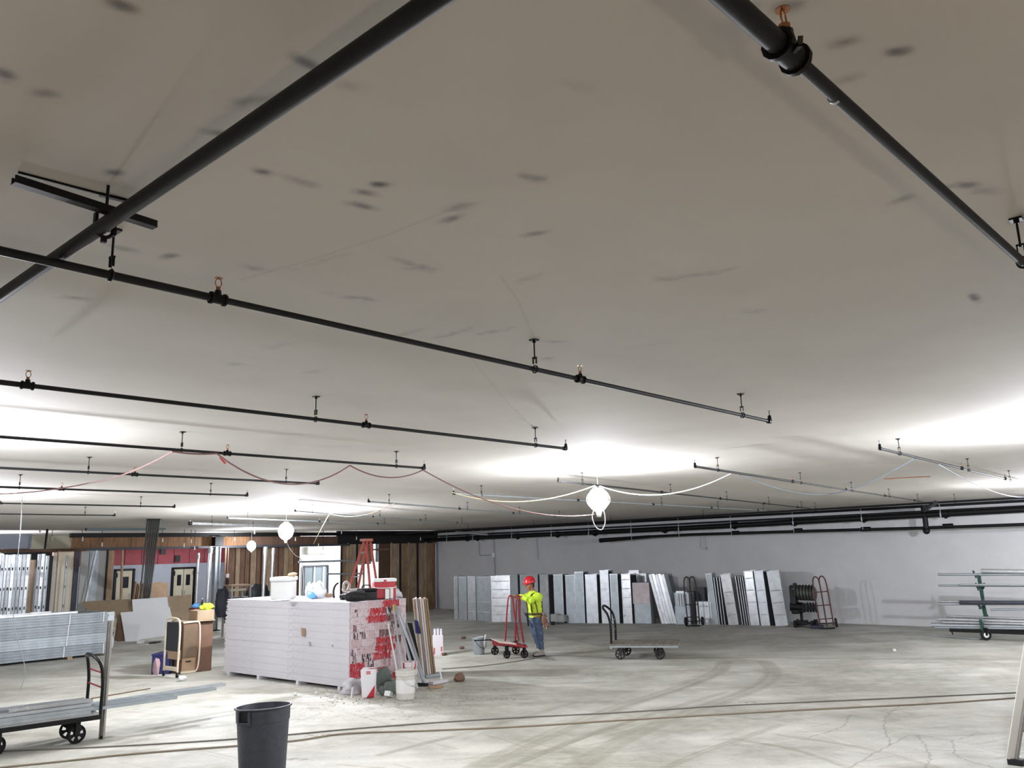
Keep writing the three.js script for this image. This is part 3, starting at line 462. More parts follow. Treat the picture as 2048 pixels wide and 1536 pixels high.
// bright white room seen through the opening, with a storefront door
{
  const z = -31.2, w = new THREE.Group(); w.name = 'wall_white_room'; scene.add(w); w.userData.kind = 'structure';
  wpart(w, 'back_wall', [bx(22.2, 1.6, z - 0.1, 3.8, 3.2, 0.2)], mat.whitePaint);
  wpart(w, 'shutter_box', [bx((pz(606, 1100, z).x + pz(655, 1100, z).x) / 2, pz(630, 1101, z).y, z + 0.12, 1.1, 0.32, 0.2)], mat.beige);
  for (let i = 0; i < 3; i++) wpart(w, 'shutter_slat', [bx((pz(606, 1100, z).x + pz(655, 1100, z).x) / 2, pz(630, 1101, z).y - 0.1 + i * 0.1, z + 0.24, 1.1, 0.06, 0.04)], mat.galvDull);
  const d = new THREE.Group(); d.name = 'door_3'; scene.add(d); d.userData.kind = 'structure';
  const a = pz(605, 1160, z).x, b = pz(653, 1160, z).x, t = pz(630, 1132, z).y;
  for (const x of [a, a + (b - a) * 0.42, a + (b - a) * 0.8, b]) part(d, 'door_frame', [bx(x, t / 2, z + 0.08, 0.06, t, 0.1)], x === a || x === b ? mat.canGrey : mat.whitePaint);
  part(d, 'door_frame', [bx((a + b) / 2, t, z + 0.08, b - a, 0.07, 0.1)], mat.canGrey);
  for (const [u, v] of [[0, 0.42], [0.42, 0.8], [0.8, 1]]) part(d, 'pane', [bx(a + (b - a) * (u + v) / 2, t / 2, z + 0.05, (b - a) * (v - u) - 0.05, t - 0.05, 0.02)], S(0x7d8a90, 0.25, 0.2));
  const d4 = new THREE.Group(); d4.name = 'window_1'; scene.add(d4); d4.userData.kind = 'structure';
  for (const [x0, x1, y0, y1] of [[757, 778, 1123, 1172], [708, 728, 1124, 1168], [731, 750, 1141, 1182]]) { const p = pz(x0, y0, z + 0.1), q = pz(x1, y1, z + 0.1); part(d4, 'pane', [bx((p.x + q.x) / 2, (p.y + q.y) / 2, z + 0.06, q.x - p.x, p.y - q.y, 0.04)], S(0xb9c6c9, 0.3)); part(d4, 'window_frame', [bx((p.x + q.x) / 2, p.y - 0.35, z + 0.1, q.x - p.x, 0.04, 0.06), bx(p.x, (p.y + q.y) / 2, z + 0.1, 0.05, p.y - q.y, 0.06), bx(q.x, (p.y + q.y) / 2, z + 0.1, 0.05, p.y - q.y, 0.06)], mat.whitePaint); }
  // lamp of the white room, out of sight behind the brown panelling
  const t2 = thing('work_lamp', 'work lamp of the bright white room, hidden behind the brown board panelling', 'lamp', V(22.3, 2.6, -29));
  mesh('bulb', [new THREE.SphereGeometry(0.12, 20, 14)], glow, t2); mesh('socket', [rod(V(0, 0.11, 0), V(0, 0.18, 0), 0.035, 10), rod(V(0, 0.16, 0), V(0, 0.6, 0), 0.006, 6)], mat.whitePlastic, t2);
  const l = new THREE.PointLight(0xf7f9ff, 26, 0, 2); l.shadow.radius = 6; l.castShadow = true; t2.add(l);
  const t3 = thing('work_lamp', 'work lamp lighting the door corridor, hidden above and behind the brown header', 'lamp', V(15.2, 2.75, -28.4));
  mesh('bulb', [new THREE.SphereGeometry(0.1, 20, 14)], glow, t3); mesh('socket', [rod(V(0, 0.09, 0), V(0, 0.16, 0), 0.03, 10), rod(V(0, 0.14, 0), V(0, 0.45, 0), 0.006, 6)], mat.whitePlastic, t3);
  const l3 = new THREE.PointLight(0xf7f9ff, 9, 0, 2); l3.shadow.radius = 5; l3.castShadow = true; t3.add(l3);
}
// steel column, bright upright posts, studs
{
  const c = thing('steel_column', 'grey steel column with a dark cap plate left of the second lamp', 'column', V(pz(432, 1150, -25.6).x, 0, -25.6));
  part(c, 'shaft', [bx(0, 1.33, 0, 0.17, 2.66, 0.04), bx(-0.08, 1.33, 0, 0.02, 2.66, 0.18), bx(0.08, 1.33, 0, 0.02, 2.66, 0.18)], mat.galvDull);
  part(c, 'cap_plate', [bx(0, 2.84, 0.02, 0.3, 0.3, 0.22, 0.01)], mat.blackIron);
  part(c, 'base_plate', [bx(0, 0.015, 0, 0.3, 0.03, 0.3)], mat.blackIron);
  for (const [x0, y0, x1, y1, r, l] of [[397, 1106, 392, 1210, 0.04, 'slim bright metal post right of the double door'], [421, 1093, 414, 1210, 0.065, 'thick bright metal post beside the steel column'], [531, 1094, 526, 1190, 0.055, 'bright white metal post left of the second lamp, before the red brown boards'], [547, 1096, 542, 1180, 0.045, 'thinner bright metal post just under the second lamp']]) {
    const a = pz(x0, y0, -25.4), b = pz(x1, y1, -25.4), d = b.clone().sub(a), k = b.clone().addScaledVector(d, -b.y / d.y);
    const t = solo('metal_post', l, 'post', [rod(k, a, r, 10)], mat.galvBright, k.clone());
    wpart(t, 'collar', [rod(a.clone().lerp(k, 0.02), a.clone().lerp(k, 0.08), r * 1.2, 10)], mat.galvDull);
  }
  const sx = [3, 10, 17, 24, 31, 38, 46, 54, 76, 83, 92, 108, 131];
  sx.forEach((x, i) => {
    const z = -26.2 - (i % 3) * 0.25, p = pz(x, 1150, z), hgt = i > 9 ? 2.5 : 2.55, wd = i > 10 ? 0.05 : rr(0.07, 0.12);
    const t = thing('metal_stud', `upright galvanised steel stud at the far left, ${['first', 'second', 'third', 'fourth', 'fifth', 'sixth', 'seventh', 'eighth', 'ninth', 'tenth', 'eleventh', 'twelfth', 'thirteenth'][i]} from the left edge`, 'stud', V(p.x, 0, z), 0);
    part(t, 'web', [bx(0, hgt / 2, 0, wd, hgt, 0.004)], i % 2 ? mat.galvBright : mat.galv);
    part(t, 'flange', [bx(-wd / 2, hgt / 2, 0.02, 0.004, hgt, 0.045), bx(wd / 2, hgt / 2, 0.02, 0.004, hgt, 0.045)], mat.galv);
    for (let k = 0; k < 4; k++) part(t, 'punch_hole', [bx(0, 0.5 + k * 0.55, 0.004, wd * 0.35, 0.08, 0.004)], mat.black);
  });
  // silver studs behind the red ladder
  [742, 747, 752, 757, 762, 767, 772, 777].forEach((x, i) => { const p = pz(x, 1100, -26), y0 = pz(x, 1124, -26).y; solo('metal_stud', `silver stud end above the small windows behind the red ladder, ${['first', 'second', 'third', 'fourth', 'fifth', 'sixth', 'seventh', 'eighth'][i]} from the left`, 'stud', [bx(p.x, (y0 + 2.72) / 2, -26 - (i % 2) * 0.1, 0.05, 2.72 - y0, 0.04), bx(p.x + 0.022, (y0 + 2.72) / 2, -25.97 - (i % 2) * 0.1, 0.004, 2.72 - y0, 0.07)], i % 2 ? mat.galvBright : mat.galvDull, V(p.x, y0, -26)); });
  // hanging wires with pale tips along the header
  const wires = [[22, 1035, 1042], [52, 1037, 1056], [67, 1035, 1040], [80, 1045, 1062], [104, 1072, 1079], [165, 1048, 1080], [204, 1072, 1091], [287, 1046, 1054], [325, 1055, 1082], [368, 1078, 1092], [382, 1072, 1084], [389, 1090, 1098], [469, 1056, 1080], [509, 1056, 1066], [591, 1066, 1080], [637, 1086, 1092], [646, 1092, 1098], [713, 1066, 1078], [841, 1066, 1079], [683, 1060, 1066]];
  wires.sort((p, q) => p[0] - q[0]);
  const cnt = ['first', 'second', 'third', 'fourth', 'fifth', 'sixth', 'seventh', 'eighth', 'ninth', 'tenth', 'eleventh', 'twelfth', 'thirteenth', 'fourteenth', 'fifteenth', 'sixteenth', 'seventeenth', 'eighteenth', 'nineteenth', 'twentieth'];
  wires.forEach(([x, y0, y1], wi) => {
    const z = -24.9, a = pz(x, y0, z), b = pz(x, y1, z); 
    const t = thing('hanger_wire', `pale tipped hanger wire before the far header, ${cnt[wi]} from the left`, 'wire', V(a.x, a.y, z), 0, 'dangling hanger wires along the far header');
    wpart(t, 'wire', [rod(b, V(a.x, CH, z), 0.008, 5)], mat.blackIron); wpart(t, 'tip', [rod(b.clone().add(V(0, -0.03, 0)), b.clone().add(V(0, 0.09, 0)), 0.022, 7, 0.014)], mat.cordWhite);
  });
  const up = solo('drop_pipe', 'black drop pipe hanging from the slab before the pale header at far left', 'pipe', [rod(pz(97, 1040, -24.7), pz(90, 1098, -24.7), 0.03, 8), rod(pz(97, 1040, -24.7), V(pz(97, 1040, -24.7).x, CH, -24.7), 0.03, 8)], mat.blackIron, pz(95, 1060, -24.7));
  solo('cross_pipe', 'dark pipe running across under the slab before the far header', 'pipe', [rod(pz(20, 1040, -23), pz(180, 1044, -23), 0.035, 8), rod(pz(180, 1044, -23), pz(290, 1050, -23), 0.03, 8), rod(pz(170, 1041, -23), pz(187, 1042, -23), 0.06, 8)], mat.blackPipe, pz(150, 1042, -23));
  solo('duct_strip', 'teal grey strip duct high before the brown header', 'duct', [bar(pz(172, 1058, -24), pz(293, 1057, -24), 0.12, 0.1), bar(pz(300, 1056, -24), pz(330, 1056, -24), 0.12, 0.1)], S(0x5b6a6e, 0.6), pz(230, 1058, -24));
  // bundle of black conduits sloping from the slab
  for (let i = 0; i < 6; i++) {
    const a = fl(295.5 + i * 4.7, 1038.5, 3.19), k = 0.9, b = pz(283.5 + i * 3.2 + (i === 0 ? -3 : 0), 1190, -25.2), d = b.clone().sub(a), e = b.clone().addScaledVector(d, 0.1);
    const t = thing('conduit_pipe', `black conduit of the sloping bundle below the slab, ${['first', 'second', 'third', 'fourth', 'fifth', 'sixth'][i]} from the left`, 'conduit', a.clone());
    wpart(t, 'pipe', [rod(a, e, 0.0225, 12)], mat.conduit); wpart(t, 'collar', [rod(a.clone().addScaledVector(d, 0.004), a.clone().addScaledVector(d, 0.02), 0.022, 10)], mat.blackIron);
  }
  for (let i = 0; i < 6; i++) { const a = pz(272 + i * 3.6, 1163 + (i % 3) * 4, -26.4), b = pz(266 + i * 4, 1205, -26.4), d = b.clone().sub(a), k = b.clone().addScaledVector(d, -b.y / d.y); solo('lumber', `brown board end leaning below the black conduit bundle, ${['first', 'second', 'third', 'fourth', 'fifth', 'sixth'][i]} from the left`, 'lumber', [bar(k, a, 0.09, 0.04)], i % 2 ? mat.woodRed : mat.tan, k.clone()); }
  solo('cardboard_sheet', 'brown cardboard sheet standing by the double door, its top edge torn', 'cardboard', [card([[303, 1167], [312, 1165], [320, 1163], [328, 1166], [336, 1165], [337, 1205], [302, 1205]], pz(320, 1205, -29), 0, 0.05, 0.02)], mat.tan, pz(320, 1205, -29));
}

// ---------------------------------------------------------------- drywall stack in the middle
const stackYaw = 0.03, SA = fl(697, 1384);
const sL = (x, y, z) => V(x, y, z).applyAxisAngle(V(0, 1, 0), stackYaw).add(SA);     // x along the printed end, z negative along the long white side
{
  const H0 = 0.07, N = 11, bh = (1.46 - H0) / N, ord = ['lowest', 'second', 'third', 'fourth', 'fifth', 'sixth', 'seventh', 'eighth', 'ninth', 'tenth', 'topmost'];
  // colour print of the taped ends, from the bottom bundle up: [from, to, ink]
  const ink = { r: '#b3222c', k: '#3d3034', p: '#c9aeb0', d: '#6d4a4c' };
  const prints = [
    [[0.02, 0.16, 'k'], [0.16, 0.28, 'd'], [0.45, 0.6, 'r'], [0.75, 0.9, 'r']], [[0.0, 0.2, 'r'], [0.22, 0.32, 'k'], [0.5, 0.62, 'r'], [0.7, 0.8, 'p']], [[0.0, 0.24, 'r'], [0.26, 0.42, 'k'], [0.55, 0.8, 'p']],
    [[0.02, 0.1, 'k'], [0.2, 0.36, 'k'], [0.42, 0.7, 'r']], [[0.0, 0.12, 'k'], [0.15, 0.4, 'p'], [0.44, 0.78, 'r']], [[0.03, 0.2, 'p'], [0.45, 0.76, 'r'], [0.8, 0.9, 'd']],
    [[0.04, 0.12, 'k'], [0.16, 0.26, 'k'], [0.3, 0.4, 'p'], [0.5, 0.75, 'd']], [[0.05, 0.1, 'd'], [0.42, 0.66, 'p'], [0.7, 0.85, 'k']], [[0.3, 0.62, 'r'], [0.62, 0.8, 'd']], [[0.06, 0.14, 'k'], [0.34, 0.6, 'r'], [0.62, 0.76, 'k'], [0.8, 0.9, 'p']], [[0.3, 0.55, 'p'], [0.58, 0.85, 'r']]];
  for (let i = 0; i < N; i++) {
    const t = thing('drywall_bundle', `${ord[i]} bundle of white drywall sheets in the tall stack, counted from the floor`, 'drywall', sL(0, H0 + i * bh, 0), stackYaw, 'drywall bundles of the tall stack');
    const W = 1.3, Lg = 3.95, bow = rr(-0.02, 0.03), g = [];
    for (let k = 0; k < 8; k++) { const o = rr(0, 0.002), dl = rr(-0.05, 0.02) - (i > 7 ? 0.02 * (i - 7) : 0) + (k === 0 ? 0.02 : 0); g.push(bx(W / 2 + o + bow * 0.2, (k + 0.5) * bh / 8, -Lg / 2 - dl / 2, W - 0.01 - (k === 7 ? 0.005 : 0), bh / 8 - (k === 7 ? 0.0018 : 0.0002), Lg + dl)); }
    part(t, 'sheets', g, mat.drywall);
    const pm = S(0xffffff, 0.75, 0, { map: canv(512, 64, (c, w, h) => {
      c.fillStyle = '#d3c5c7'; c.fillRect(0, 0, w, h);
      for (let k = 0; k < 260; k++) { c.fillStyle = rnd() < 0.5 ? 'rgba(255,250,250,0.35)' : 'rgba(150,110,115,0.25)'; c.fillRect(rr(0, w), rr(0, h), rr(1, 3), rr(6, 40)); }
      for (const [a, b, q] of prints[i]) { c.fillStyle = ink[q]; c.globalAlpha = 0.92; for (let x = a * w; x < b * w; x += rr(4, 11)) { const hh = q === 'k' ? rr(0.3, 0.95) : rr(0.75, 1), y0 = rnd() < 0.5 ? 0 : (1 - hh) * h; if (q !== 'k' || rnd() < 0.75) c.fillRect(x, y0, q === 'k' ? rr(5, 14) : rr(6, 15), hh * h); } c.globalAlpha = 1; }
      for (const [a, b, q] of prints[i]) if (q === 'r') for (let k = 0; k < 40; k++) { c.fillStyle = `rgba(178,30,40,${rr(0.15, 0.5)})`; c.fillRect(rr(a - 0.05, b) * w, rr(-6, h), rr(8, 26), rr(6, 30)); }
      for (let k = 0; k < 70; k++) { c.fillStyle = `rgba(${rnd() < 0.5 ? '96,66,70' : '190,130,135'},0.22)`; c.fillRect(rr(0, w), rr(0, h), rr(2, 22), rr(3, 18)); }
      for (let k = 0; k < 150; k++) { c.fillStyle = 'rgba(238,228,230,0.45)'; c.fillRect(rr(0, w), rr(0, h), rr(1, 2.5), rr(8, 50)); }
      for (let k = 1; k < 8; k++) { c.fillStyle = 'rgba(90,60,62,0.25)'; c.fillRect(0, k * h / 8, w, 1); }
    }) });
    const p = new THREE.BoxGeometry(W - 0.02, bh - 0.004, 0.008).translate(W / 2, bh / 2, 0.006 + rr(0, 0.008));
    mesh('end_tape', clean(p), pm, t);
  }
  [[0.3, -0.25], [0.3, -1.45], [0.3, -2.7], [0.3, -3.75], [1.0, -0.2], [1.0, -3.7]].forEach(([x, z], i) => { const c = sL(x, 0, z); solo('spacer_block', `small pale gypsum spacer under the drywall stack, ${['nearest front', 'second front', 'third front', 'farthest front', 'nearest back', 'farthest back'][i]} one`, 'block', [rot(bx(0, 0.035, 0, 0.62, 0.07, 0.07, 0.004), 0, stackYaw, 0).translate(c.x, 0, c.z)], mat.drywall, c.clone().setY(0)); });
  // scrapes on the white long side: bare kraft patches standing just off the faces
  [[606, 1265, 8, 18], [619, 1288, 4, 10], [664, 1292, 4, 5]].forEach(([x, y, w, h], i) => { const p = sL(-0.012, 0, 0), c = card([[x - w / 2, y - h / 2], [x + w / 2, y - h / 2 + 1], [x + w / 2, y + h / 2], [x - w / 2 + 1, y + h / 2 - 2]], p, -Math.PI / 2 + stackYaw, 0, 0.005); solo('torn_flap', `torn paper flap on the white side of the drywall stack, ${['largest', 'middle', 'smallest'][i]} of three`, 'paper', [c], i ? mat.deck : mat.tan, p); });
}
const TOP = 1.47;
// things lying on the stack
{
  const w = fl(567, 1198, TOP), s = 88;
  const b = thing('foam_cooler', 'large white foam cooler box with a lid on the drywall stack', 'box', w, 0.75);
  part(b, 'body', [bx(0, 0.17, 0, 0.58, 0.34, 0.36, 0.03)], mat.foam); part(b, 'lid', [bx(0, 0.38, 0, 0.62, 0.08, 0.4, 0.025)], mat.foam);
  solo('paper_scrap', 'brown crumpled paper scrap on the white foam cooler', 'paper', [rot(new THREE.IcosahedronGeometry(0.09, 1).scale(1.4, 0.45, 0.9), 0, 0.4, 0.1).translate(w.x + 0.12, TOP + 0.455, w.z + 0.1)], mat.tan, w.clone().add(V(0.12, 0.42, 0.1)));
  solo('plastic_sheet', 'grey crumpled plastic sheet before the white foam cooler', 'plastic', [new THREE.IcosahedronGeometry(0.2, 2).scale(1.2, 0.09, 0.5).translate(fl(563, 1203, TOP).x, TOP + 0.02, fl(563, 1203, TOP).z)], mat.galvDull, fl(563, 1203, TOP));
}
function crumple(r, sx, sy, sz, k, det = 4, sd = 1) {
  const g = mergeVertices(new THREE.IcosahedronGeometry(r, det).deleteAttribute('normal').deleteAttribute('uv')), p = g.attributes.position;
  for (let i = 0; i < p.count; i++) { const v = V(p.getX(i), p.getY(i), p.getZ(i)), n = 1 + k * (fbm(v.x / r * 2.6 + sd * 13 + 40, v.y / r * 2.9 + v.z / r * 3.3 + sd * 5 + 40, 4) - 0.5) * 3 - k * 0.9 * Math.abs(vn(v.x / r * 4 + sd * 3 + 40, (v.y - v.z) / r * 4 + sd + 40) - 0.5); p.setXYZ(i, v.x * n * sx, Math.max(v.y * n * sy, -0.75 * r * sy), v.z * n * sz); }
  g.computeVertexNormals(); g.setAttribute('uv', new THREE.BufferAttribute(new Float32Array(p.count * 2), 2)); return g;
}
{
  const lay = (n, l, c, px, py, r, sx, sy, sz, k, m, y = TOP, sd = 1) => { const p = fl(px, py, y); return solo(n, l, c, [crumple(r, sx, sy, sz, k, 4, sd).translate(p.x, y + 0.75 * r * sy, p.z)], m, p); };
  lay('plastic_bag', 'clear crumpled plastic bag on the stack right of the white foam cooler', 'bag', 637, 1196, 0.17, 1.1, 1.1, 0.9, 0.3, mat.bag, TOP, 2);
  lay('plastic_bag', 'tall white bag with a point right of the foam cooler', 'bag', 617, 1196, 0.1, 0.7, 1.7, 0.7, 0.3, mat.bag, TOP, 3);
  lay('plastic_bag', 'bright blue bag lying among the clear plastic bags on the stack', 'bag', 626, 1197, 0.09, 1.1, 0.8, 0.9, 0.25, mat.skyBlue, TOP, 4);
  lay('paper_bag', 'small brown paper bag between the plastic bags and the black hose', 'bag', 658, 1195, 0.07, 1.2, 0.7, 1, 0.3, mat.kraft, TOP, 5);
  lay('tool_bag', 'black tool bag slumped on the front edge of the drywall stack', 'bag', 712, 1203, 0.17, 1.6, 0.62, 0.8, 0.22, mat.black, TOP, 6);
  lay('tool_bag', 'small black pouch at the left end of the black tool bag', 'bag', 690, 1200, 0.1, 1.2, 0.7, 0.8, 0.25, mat.black, TOP, 7);
  lay('black_bags', 'heap of dark bags on the far ground left of the foam cooler', 'bag', 513, 1250, 0.4, 1.5, 1.9, 0.8, 0.3, mat.black, 0.0, 8);
  const c = thing('cooler', 'red cooler with a white lid on the right end of the stack', 'cooler', sL(0.98, TOP, -0.24).setY(TOP), -0.55);
  part(c, 'body', [bx(0, 0.15, 0, 0.4, 0.3, 0.3, 0.02)], mat.redPlastic); part(c, 'lid', [bx(0, 0.325, 0, 0.43, 0.06, 0.33, 0.015)], mat.whitePlastic); part(c, 'handle', [tube([V(-0.2, 0.22, 0.16), V(-0.19, 0.2, 0.19), V(0.19, 0.2, 0.19), V(0.2, 0.22, 0.16)], 0.009, 20, 6)], mat.whitePlastic); part(c, 'latch', [bx(0, 0.3, 0.165, 0.05, 0.07, 0.012, 0.003)], mat.redPlastic);
  const tb = thing('tool_case', 'black plastic tool case left of the red cooler on the stack', 'case', sL(0.62, TOP, -0.3).setY(TOP), -0.6);
  part(tb, 'body', [bx(0, 0.07, 0, 0.36, 0.14, 0.25, 0.015)], mat.black); part(tb, 'lid', [bx(0, 0.17, 0, 0.36, 0.05, 0.25, 0.012)], mat.blackIron); part(tb, 'handle', [tube([V(-0.08, 0.19, 0), V(-0.07, 0.24, 0), V(0.07, 0.24, 0), V(0.08, 0.19, 0)], 0.01, 16, 6)], mat.black);
  const hp = (x, y, z = -0.25) => sL(0, 0, 0).clone() && pz(x, y, fl(705, 1198, TOP).z + z);
  solo('vacuum_hose', 'grey vacuum hose looped above the black tool bag', 'hose', [tube([hp(690, 1172), hp(686, 1180), hp(694, 1181), hp(699, 1169), hp(693, 1164), hp(688, 1168), hp(688, 1180), hp(698, 1182), hp(714, 1180), hp(727, 1182), hp(729, 1192)], 0.025, 70, 8)], S(0x9b958e, 0.6), hp(690, 1180));
  solo('cable_loop', 'black cable loop standing on the stack left of the vacuum hose', 'cable', [tube([hp(668, 1196), hp(667, 1182), hp(671, 1170), hp(676, 1166)], 0.02, 24, 7)], mat.black, hp(670, 1185));
  const tc = thing('tape_rolls', 'silver and white cans standing at the front of the red cooler', 'can', sL(1.0, TOP, -0.055).setY(TOP), 0);
  part(tc, 'can', [rod(V(-0.1, 0, 0.0), V(-0.1, 0.17, 0.0), 0.04, 12), rod(V(0.0, 0, 0.0), V(0.0, 0.2, 0.0), 0.035, 12)], mat.whitePlastic); part(tc, 'shadow_can', [rod(V(-0.045, 0.0, -0.02), V(-0.045, 0.16, -0.02), 0.018, 12)], mat.tan);
  { const p = sL(1.14, 0, -0.16); solo('rag_pile', 'pile of crumpled white rags on the right corner of the stack', 'rag', [crumple(0.11, 1.5, 0.9, 1, 0.5, 4, 9).translate(p.x, TOP + 0.07, p.z)], mat.drywall, p.setY(TOP)); }
}
// leaning things at the printed end
{
  const zf = fl(697, 1384).z;
  const P0 = [[776, 1247, 795, 1347, 0.024, 'white stick leaning leftmost against the printed end of the stack', 0.016], [786, 1210, 803, 1330, 0.03, 'silver stud with a yellow tip leaning on the printed end of the stack', 0.02], [789, 1208, 822, 1330, 0.03, 'second silver stud, leaning just right of the yellow tipped one', 0.018], [794, 1214, 849, 1370, 0.034, 'longest silver stud leaning across the printed end down to the right', 0.022], [800, 1246, 836, 1372, 0.03, 'silver stud behind the white bucket, leaning down to the right', 0.018], [812, 1246, 851, 1366, 0.032, 'shorter silver stud rightmost of those leaning on the stack', 0.02]];
  P0.forEach(([x0, y0, x1, y1, w, l, h]) => {
    const a = pz(x0, y0, zf + 0.1), b0 = fl(849, 1371), b = pz(x1, y1, b0.z - (849 - x1) * 0.002), d = b.clone().sub(a), k = b.clone(); if (k.y > 0) k.addScaledVector(d, k.y / -d.y);
    const t = solo('metal_stud', l, 'stud', [bar(a, k, w, 0.003), bar(a.clone().add(V(w / 2, 0, 0)), k.clone().add(V(w / 2, 0, 0)), 0.003, h), bar(a.clone().add(V(-w / 2, 0, 0)), k.clone().add(V(-w / 2, 0, 0)), 0.003, h)], x0 < 780 ? mat.whitePlastic : mat.galv, k);
    if (x0 === 786) wpart(t, 'yellow_tip', [bar(a, a.clone().addScaledVector(d, 0.1), w + 0.004, 0.012)], S(0xcfae2f, 0.6));
  });
  const tint = [mat.woodPale, mat.drywall, mat.tan, mat.drywall, mat.cream, mat.tan];
  for (let i = 0; i < 7; i++) {
    const b = fl(842 + i * 4.4, 1352 - i * 0.5), yaw = -0.69;
    const o = [[826 + i * 4.4, 1199 - (i % 2) * 2], [829.2 + i * 4.4, 1198 - (i % 2) * 2], [845.4 + i * 4.4, 1351 - i * 0.5], [842 + i * 4.4, 1352 - i * 0.5]];
    solo('board', `narrow drywall offcut leaning upright behind the studs, ${nth[i] === 'nearest' ? 'first' : nth[i]} from the left`, 'board', [card(o, b, yaw, 0, 0.34)], tint[i % 6], b);
  }
  solo('colour_panel', 'board with a red and blue printed stripe leaning behind the silver studs', 'board', [card([[829, 1240], [836, 1242], [842, 1268], [831, 1266]], fl(838, 1352).add(V(-0.05, 0, 0.05)), -0.9, 0, 0.012)], mat.blue, fl(838, 1352));
  solo('dark_sheet', 'dark sheet propped behind the silver studs at the printed end', 'sheet', [card([[800, 1245], [824, 1246], [845, 1340], [815, 1330]], fl(838, 1352).add(V(-0.08, 0, -0.1)), -0.9, 0, 0.012)], mat.black, fl(838, 1352));
  const bucket = (l, p, top, hgt, m) => {
    const t = thing('bucket', l, 'bucket', p, 0.4);
    part(t, 'pail', [lathe([[0, 0], [top * 0.88, 0], [top * 0.9, 0.01], [top, hgt], [top * 1.05, hgt], [top * 1.05, hgt - 0.03], [top * 1.0, hgt - 0.035], [top * 1.04, hgt - 0.07], [top * 1.04, hgt - 0.08], [top * 0.97, hgt - 0.085]]), lathe([[0, 0.02], [top * 0.86, 0.02], [top * 0.96, hgt]])], m);
    part(t, 'handle', [tube([V(-top * 1.05, hgt - 0.07, 0), V(-top * 0.9, hgt - 0.18, top * 0.75), V(0, hgt - 0.24, top * 1.08), V(top * 0.9, hgt - 0.18, top * 0.75), V(top * 1.05, hgt - 0.07, 0)], 0.004, 24, 5)], mat.chrome);
    return t;
  };
  const bp = fl(811, 1398), bw = bucket('white plastic bucket with a scuffed label standing before the leaning studs', bp, 0.155, 0.44, S(0xe4e4e1, 0.5, 0, { map: cardT }));
  part(bw, 'label', [lathe([[0.1475, 0.1], [0.152, 0.3], [0.1535, 0.3], [0.149, 0.1]], 28)], S(0xffffff, 0.6, 0, { map: canv(256, 64, (c, w, h) => { c.fillStyle = '#e3e3e0'; c.fillRect(0, 0, w, h); for (let i = 0; i < 60; i++) { c.fillStyle = `rgba(60,60,64,${rr(0.1, 0.5)})`; c.fillRect(w * 0.6 + rr(0, 30), rr(8, 50), rr(1, 5), rr(2, 9)); } }) }));
  const b2 = fl(818, 1374), bb = bucket('white bucket with red print and red rim, behind the scuffed white bucket', b2, 0.14, 0.42, S(0xffffff, 0.5, 0, { map: canv(256, 128, (c, w, h) => { c.fillStyle = '#dcd3d3'; c.fillRect(0, 0, w, h); c.fillStyle = '#b7303a'; for (let i = 0; i < 6; i++) c.fillRect(i * 44, 0, 20, 22); for (let i = 0; i < 5; i++) { c.beginPath(); c.moveTo(i * 52 + 20, 120); c.lineTo(i * 52 + 44, 60); c.lineTo(i * 52 + 44, 120); c.fill(); } }) }));
  // bags and rubbish at the foot of the printed end
  const sack = fl(737, 1396), sk = thing('compound_bag', 'white paper sack with a red corner standing at the foot of the printed end', 'bag', sack, -0.75);
  const bagTex = S(0xffffff, 0.8, 0, { map: canv(128, 256, (c, w, h) => { c.fillStyle = '#d9d7da'; c.fillRect(0, 0, w, h); c.fillStyle = '#b02834'; c.beginPath(); c.moveTo(w, h * 0.55); c.lineTo(w * 0.35, h); c.lineTo(w, h); c.fill(); c.fillRect(w * 0.35, h * 0.08, w * 0.3, h * 0.1); c.fillStyle = '#d9d7da'; for (let i = 0; i < 5; i++) c.fillRect(w * 0.37 + i * 8, h * 0.1, 3, 16); }) });
  const sg = new RoundedBoxGeometry(0.24, 0.46, 0.13, 4, 0.045), q = sg.attributes.position; for (let i = 0; i < q.count; i++) q.setXYZ(i, q.getX(i) * (1 + 0.06 * Math.sin(q.getY(i) * 9)), q.getY(i) + 0.23, q.getZ(i) * (1.2 - 0.9 * (q.getY(i) / 0.46)) + 0.012 * Math.sin(q.getX(i) * 24 + q.getY(i) * 11)); sg.computeVertexNormals();
  mesh('sack', clean(sg), bagTex, sk); part(sk, 'fold', [bx(0, 0.455, 0, 0.2, 0.03, 0.03, 0.008)], mat.drywall);
  const lay = (n, l, c, px, py, r, sx, sy, sz, k, m, sd) => { const p = fl(px, py); return solo(n, l, c, [crumple(r, sx, sy, sz, k, 4, sd).translate(p.x, 0.75 * r * sy, p.z)], m, p); };
  lay('rubbish_bag', 'pale crumpled plastic and paper heap left of the white paper sack', 'rubbish', 708, 1388, 0.17, 1.3, 0.85, 0.9, 0.35, mat.drywall, 11);
  lay('rubbish_bag', 'dark green bundle of cloth between the sack and the white bucket', 'cloth', 766, 1388, 0.16, 0.8, 1.5, 0.8, 0.3, S(0x56605c, 0.85), 12);
  lay('rubbish_bag', 'grey plaster lump lying left of the white bucket', 'rubbish', 782, 1388, 0.14, 1.5, 0.9, 0.8, 0.25, S(0x808a86, 0.85), 13);
  solo('offcut', 'small white block lying before the dark green bundle', 'offcut', [rot(bx(0, 0, 0, 0.13, 0.08, 0.1, 0.006), 0.1, 0.5, -0.4).translate(fl(777, 1396).x, 0.06, fl(777, 1396).z)], mat.foam, fl(777, 1396));
  solo('offcut', 'white curled paper strip standing before the pale rubbish heap', 'offcut', [rot(bx(0, 0, 0, 0.05, 0.17, 0.02, 0.005), 0.1, 0.5, -0.15).translate(fl(704, 1397).x, 0.09, fl(704, 1397).z)], mat.foam, fl(704, 1397));
